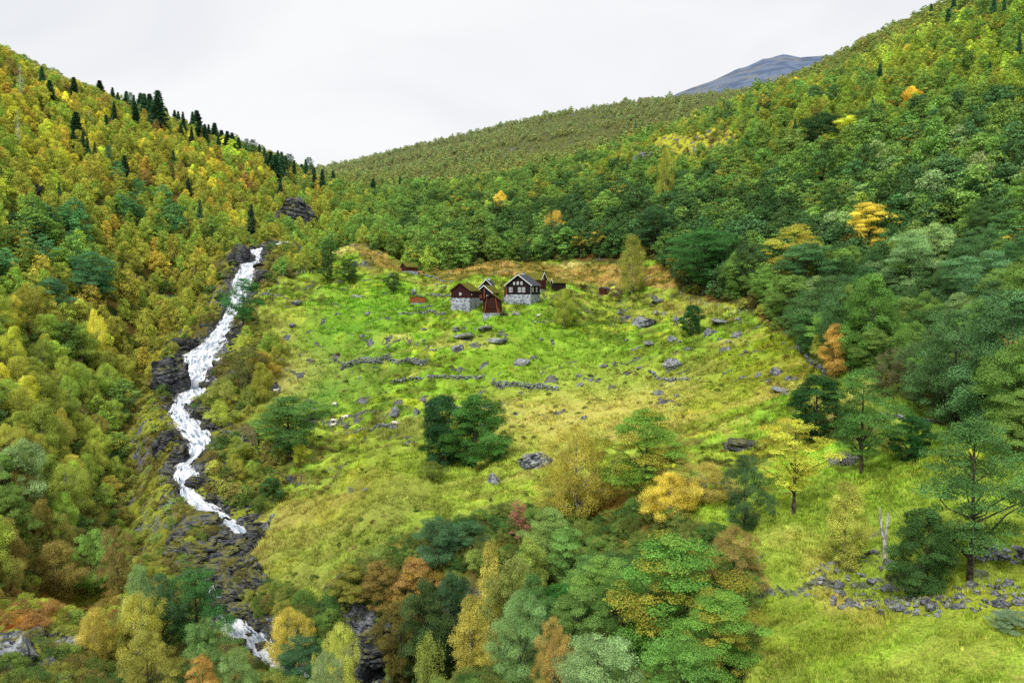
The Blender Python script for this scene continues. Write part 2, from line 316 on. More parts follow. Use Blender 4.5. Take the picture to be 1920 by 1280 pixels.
# ---------------------------------------------------------------- mesh + object helpers
def mesh_np(name, V, Fa, mats=(), smooth=False, mi=None, attrs=None):
    me = bpy.data.meshes.new(name); V = np.asarray(V, np.float32); 
    Fs = Fa if isinstance(Fa, list) else [Fa]
    Fs = [np.asarray(f, np.int32) for f in Fs if len(f)]
    loops = np.concatenate([f.ravel() for f in Fs]); tot = np.concatenate([np.full(len(f), f.shape[1], np.int32) for f in Fs])
    st = np.r_[0, np.cumsum(tot)[:-1]].astype(np.int32)
    me.vertices.add(len(V)); me.vertices.foreach_set('co', V.ravel())
    me.loops.add(len(loops)); me.loops.foreach_set('vertex_index', loops)
    me.polygons.add(len(tot)); me.polygons.foreach_set('loop_start', st); me.polygons.foreach_set('loop_total', tot)
    me.polygons.foreach_set('use_smooth', np.full(len(tot), smooth))
    for m in mats: me.materials.append(m)
    if mi is not None: me.polygons.foreach_set('material_index', np.asarray(mi, np.int32))
    for (an, ty, dom, arr) in (attrs or []):
        at_ = me.attributes.new(an, ty, dom); key = 'color' if 'COLOR' in ty else ('vector' if ty == 'FLOAT_VECTOR' else 'value')
        at_.data.foreach_set(key, np.ascontiguousarray(arr, np.float32 if ty != 'INT' else np.int32).ravel())
    me.update(calc_edges=True); return me
def link(o, parent=None):
    C.objects.link(o)
    if parent is not None: o.parent = parent
    return o
def ob(name, me, parent=None, loc=None): 
    o = bpy.data.objects.new(name, me); link(o, parent)
    if loc is not None: o.location = loc
    return o
def tag(o, label=None, cat=None, group=None, kind=None):
    if label: o['label'] = label
    if cat: o['category'] = cat
    if group: o['group'] = group
    if kind: o['kind'] = kind
    return o
def thing(name, label, cat, loc, rz=0, group=None):
    o = bpy.data.objects.new(name, None); link(o); o.empty_display_size = .3; o.location = loc; o.rotation_euler = (0,0,rz)
    return tag(o, label, cat, group)

# ---------------------------------------------------------------- terrain sheets
na, nl = X.shape
VV = np.c_[X.ravel(), Y.ravel(), Z.ravel()]
ii, jj = np.meshgrid(np.arange(na-1), np.arange(nl-1), indexing='ij'); q0 = (ii*nl+jj).ravel()
Q = np.c_[q0, q0+nl, q0+nl+1, q0+1]
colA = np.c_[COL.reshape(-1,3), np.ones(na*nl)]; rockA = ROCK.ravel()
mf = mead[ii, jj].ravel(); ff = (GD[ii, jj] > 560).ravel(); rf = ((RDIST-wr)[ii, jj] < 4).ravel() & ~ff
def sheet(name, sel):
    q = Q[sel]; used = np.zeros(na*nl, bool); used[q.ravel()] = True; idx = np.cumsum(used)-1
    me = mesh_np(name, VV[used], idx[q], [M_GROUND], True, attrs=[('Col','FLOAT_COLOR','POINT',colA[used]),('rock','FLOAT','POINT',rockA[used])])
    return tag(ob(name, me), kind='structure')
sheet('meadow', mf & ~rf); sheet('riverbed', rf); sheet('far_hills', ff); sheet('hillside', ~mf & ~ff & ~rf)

# farthest mountain behind the right ridge
def ridge(name, prof, d0, d1, foot):
    us = np.linspace(prof[0][0], prof[-1][0], 160); vs = np.interp(us, [p[0] for p in prof], [p[1] for p in prof])
    rows = []
    for k in range(50):
        t = k/49.
        for u, v in zip(us, vs):
            top = at(u, v, d1); s = at(u, foot, d0); p = s*(1-t)+top*t; rows.append(p)
    for k in range(1, 12):
        for u, v in zip(us, vs): 
            top = at(u, v, d1); rows.append(top + np.array((0, k*40, -k*16.)))
    P = np.array(rows); P[:,2] += 34*(fbm(P[:,0]/90,P[:,1]/90,5,5)-.5)*np.repeat(np.r_[np.linspace(0,.35,50),np.full(11,.3)],160)
    i, j = np.meshgrid(np.arange(60), np.arange(159), indexing='ij'); q = (i*160+j).ravel()
    c1 = fbm(P[:,0]/60,P[:,2]/25,6,5); c2 = fbm(P[:,0]/25,P[:,2]/10,8,4)
    cc = mixc(np.broadcast_to(L3(100,118,144),(len(P),3)).copy(), L3(134,128,104), sstep(.5,.64,c1)*.45); cc = mixc(cc, L3(74,90,116), sstep(.50,.6,c2)*.8)  # blue-grey of the distance haze is put into the mountain's own colour
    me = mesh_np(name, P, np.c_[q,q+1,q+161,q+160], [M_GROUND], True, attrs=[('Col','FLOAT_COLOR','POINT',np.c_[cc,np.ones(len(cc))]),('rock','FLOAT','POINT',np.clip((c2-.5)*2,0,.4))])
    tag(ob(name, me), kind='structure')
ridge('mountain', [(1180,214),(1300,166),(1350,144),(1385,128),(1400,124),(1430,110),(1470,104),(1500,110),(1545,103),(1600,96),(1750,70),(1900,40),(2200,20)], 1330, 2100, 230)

# ---------------------------------------------------------------- water
def water(name, i0, i1, lift=.0):
    idx = np.arange(i0, i1); nU = 30
    tang = np.gradient(RS[:,:2], axis=0); rows=[]; U=[]; Vv=[]
    view = RS[:,:2]/np.hypot(RS[:,0],RS[:,1])[:,None]; perp = np.c_[view[:,1], -view[:,0]]
    for i in idx:
        s_ = np.linspace(-1,1,nU); p = RS[i,:2] + perp[i]*s_[:,None]*RSW[i]*.5*1.06
        z = RS[i,2] + lift + .0*s_
        bmp = .9*(fbm(p[:,0]/1.1, p[:,1]/3.2, 91, 4)-.5) + .5*(fbm(p[:,0]/.35,p[:,1]/.9,92,3)-.5)
        rows.append(np.c_[p, z + bmp*(1-s_**4) - .25*s_**4]); U.append((s_+1)/2*RSW[i]); Vv.append(np.full(nU, np.hypot(np.hypot(*(RS[i,:2]-RS[0,:2])),RS[i,2]-RS[0,2])))
    P = np.concatenate(rows); m = len(idx); i, j = np.meshgrid(np.arange(m-1), np.arange(nU-1), indexing='ij'); q = (i*nU+j).ravel()
    edge = np.tile(np.abs(np.linspace(-1,1,nU)), m)
    me = mesh_np(name, P, np.c_[q,q+nU,q+nU+1,q+1], [M_WATER], True, attrs=[('flow','FLOAT_VECTOR','POINT',np.c_[np.concatenate(U),np.concatenate(Vv),np.zeros(len(P))]),('edge','FLOAT','POINT',edge)])
    return tag(ob(name, me), kind='structure')
N = NT('white_water'); fv = N.n('ShaderNodeAttribute', attribute_name='flow').outputs['Vector']
mp = N.n('ShaderNodeMapping', ins={'Scale':(1.5,.28,1)}); N.t.links.new(fv, mp.inputs[0]); mp2 = N.n('ShaderNodeMapping', ins={'Scale':(4.2,.7,1)}); N.t.links.new(fv, mp2.inputs[0])
s1 = N.noise(1., 6, .72, mp.outputs[0], .8); s2 = N.noise(1., 4, .7, mp2.outputs[0], .5)
wc = N.mix(N.ramp(s1,.38,.58), tuple(L3(128,150,172)), tuple(L3(252,253,255)))
wc = N.mix(N.ramp(s2,.47,.35,0,.6), wc, tuple(L3(120,142,166)))
ed = N.n('ShaderNodeAttribute', attribute_name='edge').outputs['Fac']
hole = N.math('GREATER_THAN', N.math('ADD', N.math('MULTIPLY', s1, .8), N.math('MULTIPLY', s2, .45)), N.math('ADD', .505, N.math('MULTIPLY', N.math('POWER', ed, 2.5), .32)))
pb = N.bsdf(wc, .45, .3, N.bump(N.math('ADD', s1, s2), .8, .3))
tr = N.n('ShaderNodeBsdfTransparent'); mx = N.n('ShaderNodeMixShader'); N.t.links.new(hole, mx.inputs[0]); N.t.links.new(tr.outputs[0], mx.inputs[1]); N.t.links.new(pb, mx.inputs[2])
M_WATER = N.out(mx.outputs[0])
def ridx(v):   # path index by the source row
    k = [r[1] for r in RIV].index(v); return int(seg[k]/seg[-1]*899)
water('waterfall', 0, ridx(968)+4); water('stream', ridx(993)-14, ridx(993)+14); water('stream', ridx(1102)-14, ridx(1102)+12); water('river', ridx(1179)-10, 899)
# ---------------------------------------------------------------- tree generator
def tube(pts_, rad, sides=6):
    pts_ = np.asarray(pts_, float); V=[]; Fq=[]
    for k, p in enumerate(pts_):
        t = pts_[min(k+1,len(pts_)-1)] - pts_[max(k-1,0)]; t /= np.linalg.norm(t)+1e-9
        a = np.cross(t, (0.3,1,.1)); a /= np.linalg.norm(a)+1e-9; b = np.cross(t, a)
        for s in range(sides):
            an = 2*PI*s/sides; V.append(p + rad[k]*(a*math.cos(an)+b*math.sin(an)))
    for k in range(len(pts_)-1):
        for s in range(sides): Fq.append((k*sides+s, k*sides+(s+1)%sides, (k+1)*sides+(s+1)%sides, (k+1)*sides+s))
    return np.array(V), np.array(Fq)
def join(parts):
    V=[]; Q_=[]; o=0
    for v, f in parts: V.append(v); Q_.append(f+o); o += len(v)
    return np.concatenate(V), np.concatenate(Q_)
PROF = {'round': lambda s: np.sin(PI*np.clip(s,0,1)**.85)**.55,
        'oval': lambda s: np.sin(PI*np.clip(s*.84+.12,0,1))**.6*(1.08-.38*s),
        'cone': lambda s: np.clip(1-s,0,1)**.85*np.minimum(1, s*9+.5),
        'spread': lambda s: np.sin(PI*np.clip(s,0,1)**1.25)**.6,
        'column': lambda s: np.sin(PI*np.clip(s*.9+.06,0,1))**.5*(1.1-.45*s)}
def make_tree(seed, kind='round', H=10., R=4., base=.15, clumps=40, leaves=9000, ls=.2, flat=.75, droop=0., tr=.16, crad=.30, inner=.35, limbs=14, lean=.0, bark=None, mat=None, parts=True, sparse=0):
    r = np.random.default_rng(seed); zb = H*base; prof = PROF[kind]
    s_ = r.uniform(0,1,clumps)**.9; s_ = (np.arange(clumps)+r.uniform(0,1,clumps))/clumps
    ph = np.arange(clumps)*2.39996 + r.normal(0,.35,clumps); asy = 1+.22*np.sin(ph+r.uniform(0,6))+.12*np.sin(2*ph+r.uniform(0,6))
    rr = R*prof(s_)*asy*np.sqrt(r.uniform(inner,1,clumps))*(1-crad*.6)
    lp = r.uniform(0,6,3); rr = rr*(1 + .26*np.sin(s_*9+ph+lp[0]) + .14*np.sin(s_*17+lp[1]+2*ph)) 
    cc = np.c_[rr*np.cos(ph), rr*np.sin(ph), zb + s_*(H-zb)*(1-crad*.12)]
    cr = R*crad*r.uniform(.5,1.45,clumps)*(.55+.45*prof(s_))
    w = cr**2; cid = r.choice(clumps, leaves, p=w/w.sum())
    d = r.normal(0,1,(leaves,3)); d[:,2] = np.abs(d[:,2])*.9 - .25; d /= np.linalg.norm(d,axis=1)[:,None]
    rad = cr[cid]*r.uniform(.25,1.05,leaves)**.5
    # lumpy clump surface
    rad *= 1+.25*np.sin(d[:,0]*5+cid)*np.sin(d[:,1]*6+cid*2)
    rad *= np.where(r.uniform(0,1,leaves) < .07, r.uniform(1.1,1.5,leaves), .95)
    P = cc[cid] + d*rad[:,None]*np.array((1,1,flat))
    if droop: P[:,2] -= droop*cr[cid]*r.uniform(0,1,leaves)**1.5*1.2; 
    P[:,:2] += cc[cid,:2]*0
    nrm = d*.7 + r.normal(0,.45,(leaves,3)) + np.array((0,0,.55)); nrm /= np.linalg.norm(nrm,axis=1)[:,None]
    ax = r.normal(0,1,(leaves,3)); 
    if droop: ax = ax*.4 + np.array((0,0,-1.))
    ax -= (ax*nrm).sum(1)[:,None]*nrm; ax /= np.linalg.norm(ax,axis=1)[:,None]; bx_ = np.cross(nrm, ax)
    L = ls*r.uniform(.6,1.35,leaves)[:,None]; Wd = L*(.5 if droop else .6)
    V = np.stack([P-ax*L*.5, P+bx_*Wd*.5, P+ax*L*.5+nrm*L*.0, P-bx_*Wd*.5], 1).reshape(-1,3)
    V[:,2] = np.maximum(V[:,2], .05)
    q = np.arange(leaves*4).reshape(-1,4)
    clv = r.uniform(0,1,clumps)[cid]; shade = np.clip(r.normal(.5,.22,leaves),0,1)
    # trunk and limbs
    tb = []
    zt = np.linspace(-.6, zb+(H-zb)*.82, 8); bend = np.cumsum(r.normal(0,.02*H/8,(8,2)),0); bend[:2]=0
    tp = np.c_[bend, zt]; trr = H*.02*(tr/.16)*np.linspace(1.15,.2,8)
    tb.append(tube(tp, trr, 8))
    order = np.argsort(-w*r.uniform(.5,1.5,clumps))[:limbs]
    for k in order:
        zs = min(max(cc[k,2]-rr[k]*.75, zb*.55), tp[-2,2]); p0 = np.array([np.interp(zs, zt, tp[:,0]), np.interp(zs, zt, tp[:,1]), zs]); p3 = cc[k]; mid = (p0+p3)/2 + np.array((0,0,rr[k]*.12)) + r.normal(0,.05*R,3)
        r0 = float(np.interp(zs, zt, trr))*.55
        tb.append(tube([p0, mid, p3], [r0, r0*.6, r0*.2], 5))
        for _ in range(2):
            e = p3 + r.normal(0,1,3)*cr[k]*.6; tb.append(tube([mid*.4+p3*.6, e], [r0*.35, r0*.1], 4))
    TV, TF = join(tb)
    bark = bark or M_BARK; mat = mat or M_LEAF
    at_ = [('shade','FLOAT','FACE',shade),('clump','FLOAT','FACE',clv)]
    if parts: return mesh_np('crown', V, q, [mat], attrs=at_), mesh_np('trunk', TV, TF, [bark], True), H, R
    n1_, n2_ = len(q), len(TF)
    me = mesh_np('tree', np.r_[V,TV], np.r_[q, TF+len(V)], [mat,bark], mi=np.r_[np.zeros(n1_),np.ones(n2_)], attrs=[('shade','FLOAT','FACE',np.r_[shade,np.full(n2_,.5)]),('clump','FLOAT','FACE',np.r_[clv,np.zeros(n2_)])])
    return me, None, H, R
def make_spruce(seed, H=12., R=2.4, whorls=22, per=9, needles=26, ls=.34, parts=True, pine=False):
    r = np.random.default_rng(seed); P=[]; A=[]; Nn=[]; cl=[]
    for wi in range(whorls):
        s = (wi+.3)/whorls; z = H*(.06+.92*s); rr = R*(1-s)**.8*r.uniform(.75,1.12)+.12
        if pine: z = H*(.45+.53*s); rr = R*math.sin(PI*(.25+.7*s))**.7*r.uniform(.7,1.1)
        for b in range(per):
            a = 2*PI*b/per + r.uniform(0,1)*.9+wi; L = rr*r.uniform(.7,1.1); 
            t = r.uniform(.08,1,needles)**.7; side = r.normal(0,.22,needles)*L*(1.1-t)*1.1
            x = t*L*math.cos(a)-side*math.sin(a); y = t*L*math.sin(a)+side*math.cos(a); zz = z - t*L*(.30 if not pine else -.1) + .18*L*t**3 + r.normal(0,.05,needles)
            P.append(np.c_[x,y,zz]); dd = np.c_[math.cos(a)+r.normal(0,.5,needles), math.sin(a)+r.normal(0,.5,needles), -.25+r.normal(0,.2,needles)]; A.append(dd)
            Nn.append(np.c_[r.normal(0,.35,needles),r.normal(0,.35,needles),np.ones(needles)]); cl.append(np.full(needles, r.uniform()))
    P=np.concatenate(P); A=np.concatenate(A); Nn=np.concatenate(Nn); cl=np.concatenate(cl); m=len(P)
    A/=np.linalg.norm(A,axis=1)[:,None]; B=np.cross(Nn,A); B/=np.linalg.norm(B,axis=1)[:,None]
    L=ls*r.uniform(.7,1.3,m)[:,None]
    V=np.stack([P-A*L*.5,P+B*L*.22,P+A*L*.6,P-B*L*.22],1).reshape(-1,3); q=np.arange(m*4).reshape(-1,4)
    TV,TF = tube([(0,0,-.6),(0,0,H*.5),(0,0,H*.98)],[H*.016,H*.01,H*.002],6)
    sh=np.clip(r.normal(.5,.2,m),0,1)
    if parts: return mesh_np('crown',V,q,[M_LEAF],attrs=[('shade','FLOAT','FACE',sh),('clump','FLOAT','FACE',cl)]), mesh_np('trunk',TV,TF,[M_BARK],True), H, R
    me = mesh_np('tree', np.r_[V,TV], np.r_[q,TF+len(V)], [M_LEAF,M_BARK], mi=np.r_[np.zeros(m),np.ones(len(TF))], attrs=[('shade','FLOAT','FACE',np.r_[sh,np.full(len(TF),.5)]),('clump','FLOAT','FACE',np.r_[cl,np.zeros(len(TF))])])
    return me, None, H, R

NEAR = {
 'round':  [make_tree(1+k,'round',10,4,.12,64,52000,.12,.7,crad=.27) for k in range(2)],
 'turn':   [make_tree(11+k,'round',10,4,.12,80,50000,.125,.55,crad=.26,mat=M_LEAFT) for k in range(2)],
 'layer':  [make_tree(21+k,'spread',11,4.2,.16,60,46000,.13,.5,crad=.30,inner=.15) for k in range(2)],
 'airy':   [make_tree(31+k,'round',12,4.2,.2,60,36000,.13,.6,crad=.27,inner=.15,limbs=24,tr=.13) for k in range(2)],
 'airyt':  [make_tree(35,'spread',11,4.2,.26,60,17000,.14,.45,crad=.25,inner=.1,limbs=24,tr=.15,mat=M_LEAFT)],
 'birch':  [make_tree(41+k,'oval',12,3.1,.12,80,52000,.12,.95,droop=1.1,crad=.27,bark=M_BIRCH,tr=.11,limbs=20) for k in range(2)],
 'birchbig':[make_tree(45+k,'round',11,4.4,.06,110,60000,.12,.95,droop=.9,crad=.2,bark=M_BIRCH,tr=.13,limbs=24) for k in range(2)],
 'slim':   [make_tree(51+k,'column',12,2.2,.08,55,36000,.12,1.,droop=.8,crad=.33,bark=M_BIRCH,tr=.1) for k in range(2)],
 'willow': [make_tree(61+k,'round',8,4,.03,90,56000,.1,.75,crad=.2,droop=.15,limbs=20,tr=.12) for k in range(2)],
 'bush':   [make_tree(71+k,'round',3,2.2,.0,36,13000,.09,.8,crad=.3,limbs=10,tr=.08) for k in range(2)],
 'dense':  [make_tree(81+k,'round',9,3.6,-.04,90,76000,.12,.7,crad=.27,inner=.5) for k in range(2)],
 'rowan':  [make_tree(91+k,'oval',7,2.6,.15,50,5000,.14,.6,crad=.28,limbs=34,tr=.1) for k in range(1)],
 'bare':   [make_tree(95,'oval',10,2.4,.2,50,260,.1,.6,crad=.28,limbs=44,tr=.12,bark=M_DEAD)],
 'spruce': [make_spruce(101+k,12,2.3+.3*k,30,12,34,.4) for k in range(2)],
 'pine':   [make_spruce(105,11,3,12,10,40,.35,pine=True)],
}
MID = {
 'round': [make_tree(201+k,'round',10,4,.10,44,3600,.42,.7,crad=.30,limbs=10,parts=False) for k in range(3)],
 'turn':  [make_tree(211,'round',10,4,.10,50,3600,.42,.5,crad=.28,mat=M_LEAFT,limbs=10,parts=False)],
 'layer': [make_tree(221+k,'spread',11,4.2,.14,40,3400,.44,.55,crad=.33,limbs=12,parts=False) for k in range(2)],
 'birch': [make_tree(231+k,'oval',11,3.1,.1,44,4600,.36,.95,droop=.8,crad=.31,bark=M_BIRCH,tr=.1,limbs=10,parts=False) for k in range(3)],
 'slim':  [make_tree(241,'column',12,2.4,.25,34,3000,.38,1.,droop=.3,crad=.36,bark=M_BIRCH,tr=.1,limbs=10,parts=False)],
 'bush':  [make_tree(251+k,'round',3,2.2,.0,26,1500,.28,.8,crad=.34,limbs=5,parts=False,tr=.06) for k in range(2)],
 'spruce':[make_spruce(261+k,12,2.4,22,11,16,.75,parts=False) for k in range(2)],
}
FARP = {'round':[make_tree(301+k,'round',10,4.2,.05,20,520,1.15,.75,crad=.36,limbs=3,parts=False) for k in range(2)],
 'birch':[make_tree(311+k,'oval',11,3.6,.08,20,480,1.05,.9,crad=.38,bark=M_BIRCH,limbs=3,parts=False) for k in range(2)],
 'spruce':[make_spruce(321,12,2.6,10,7,6,1.1,parts=False)]}
def place_tree(name, label, cat, p, h, w, kind, colr, group=None, lod='near', k=None, rz=None):
    lib = NEAR if lod == 'near' else MID
    ms = lib.get(kind) or NEAR[kind]; cr, tk, H, R = ms[(random.randrange(len(ms)) if k is None else k) % len(ms)]
    rz = random.uniform(0, 2*PI) if rz is None else rz
    sc = (w/(2*R), w/(2*R)*random.uniform(.92,1.08), h/H)
    c4 = (*[float(x) for x in colr], 1)
    if tk is None:
        o = ob(name, cr, loc=p); o.rotation_euler = (0,0,rz); o.scale = sc; o.color = c4; return tag(o, label, cat, group)
    t = thing(name, label, cat, p, rz, group); t.scale = sc
    c = ob('crown', cr, t); c.color = c4; k_ = ob('trunk', tk, t); k_.color = c4
    return t
# ---------------------------------------------------------------- trees one can name (photo pixel of crown centre / top / base or distance, width)
PAL = dict(gold=(168,152,32),yel=(180,176,32),olive=(146,148,42),ygreen=(132,150,42),green=(96,126,48),teal=(72,118,68),dgreen=(60,90,45),brown=(136,122,52),
           orange=(176,124,40),lime=(160,172,38),blue=(66,102,58),red=(146,84,54),vivid=(72,130,38),grey=(118,142,88),pine=(72,108,84),dull=(132,128,62))
HAND_XY = []
def hand(name, label, cat, u, vt, base, wpx, kind, pal, lod='near', group=None, k=None, jit=.06, dz=0.):
    if base < 400 or isinstance(base, float): d = float(base); a, t = ray(u, 640); x, y = d*math.sin(a), d*math.cos(a)
    else: p = hit(u, base); x, y = p[0], p[1]; d = math.hypot(x, y)
    zg = float(ground(x, y)) - .1 + dz; zt = at(u, vt, d)[2]; h = max(zt-zg, 1.2)
    if not isinstance(pal, str) and pal[1] > pal[0]*1.1: pal = (pal[0]*1.06+4, pal[1], pal[2])
    if not isinstance(pal, str) and pal[1] > pal[0] and pal[2] > .45*pal[1]: pal = (pal[0]*1.04+2, pal[1], pal[2]*.94)
    cc = lin(PAL[pal] if isinstance(pal, str) else pal) * np.array([random.uniform(1-jit,1+jit) for _ in range(3)])
    w = wpx/F*d
    if kind not in ('slim','bare') and d < 100: w = max(w, .40*h)
    HAND_XY.append((x, y, w*.5))
    return place_tree(name, label, cat, (x, y, zg), h, w, kind, cc, group, lod, k)
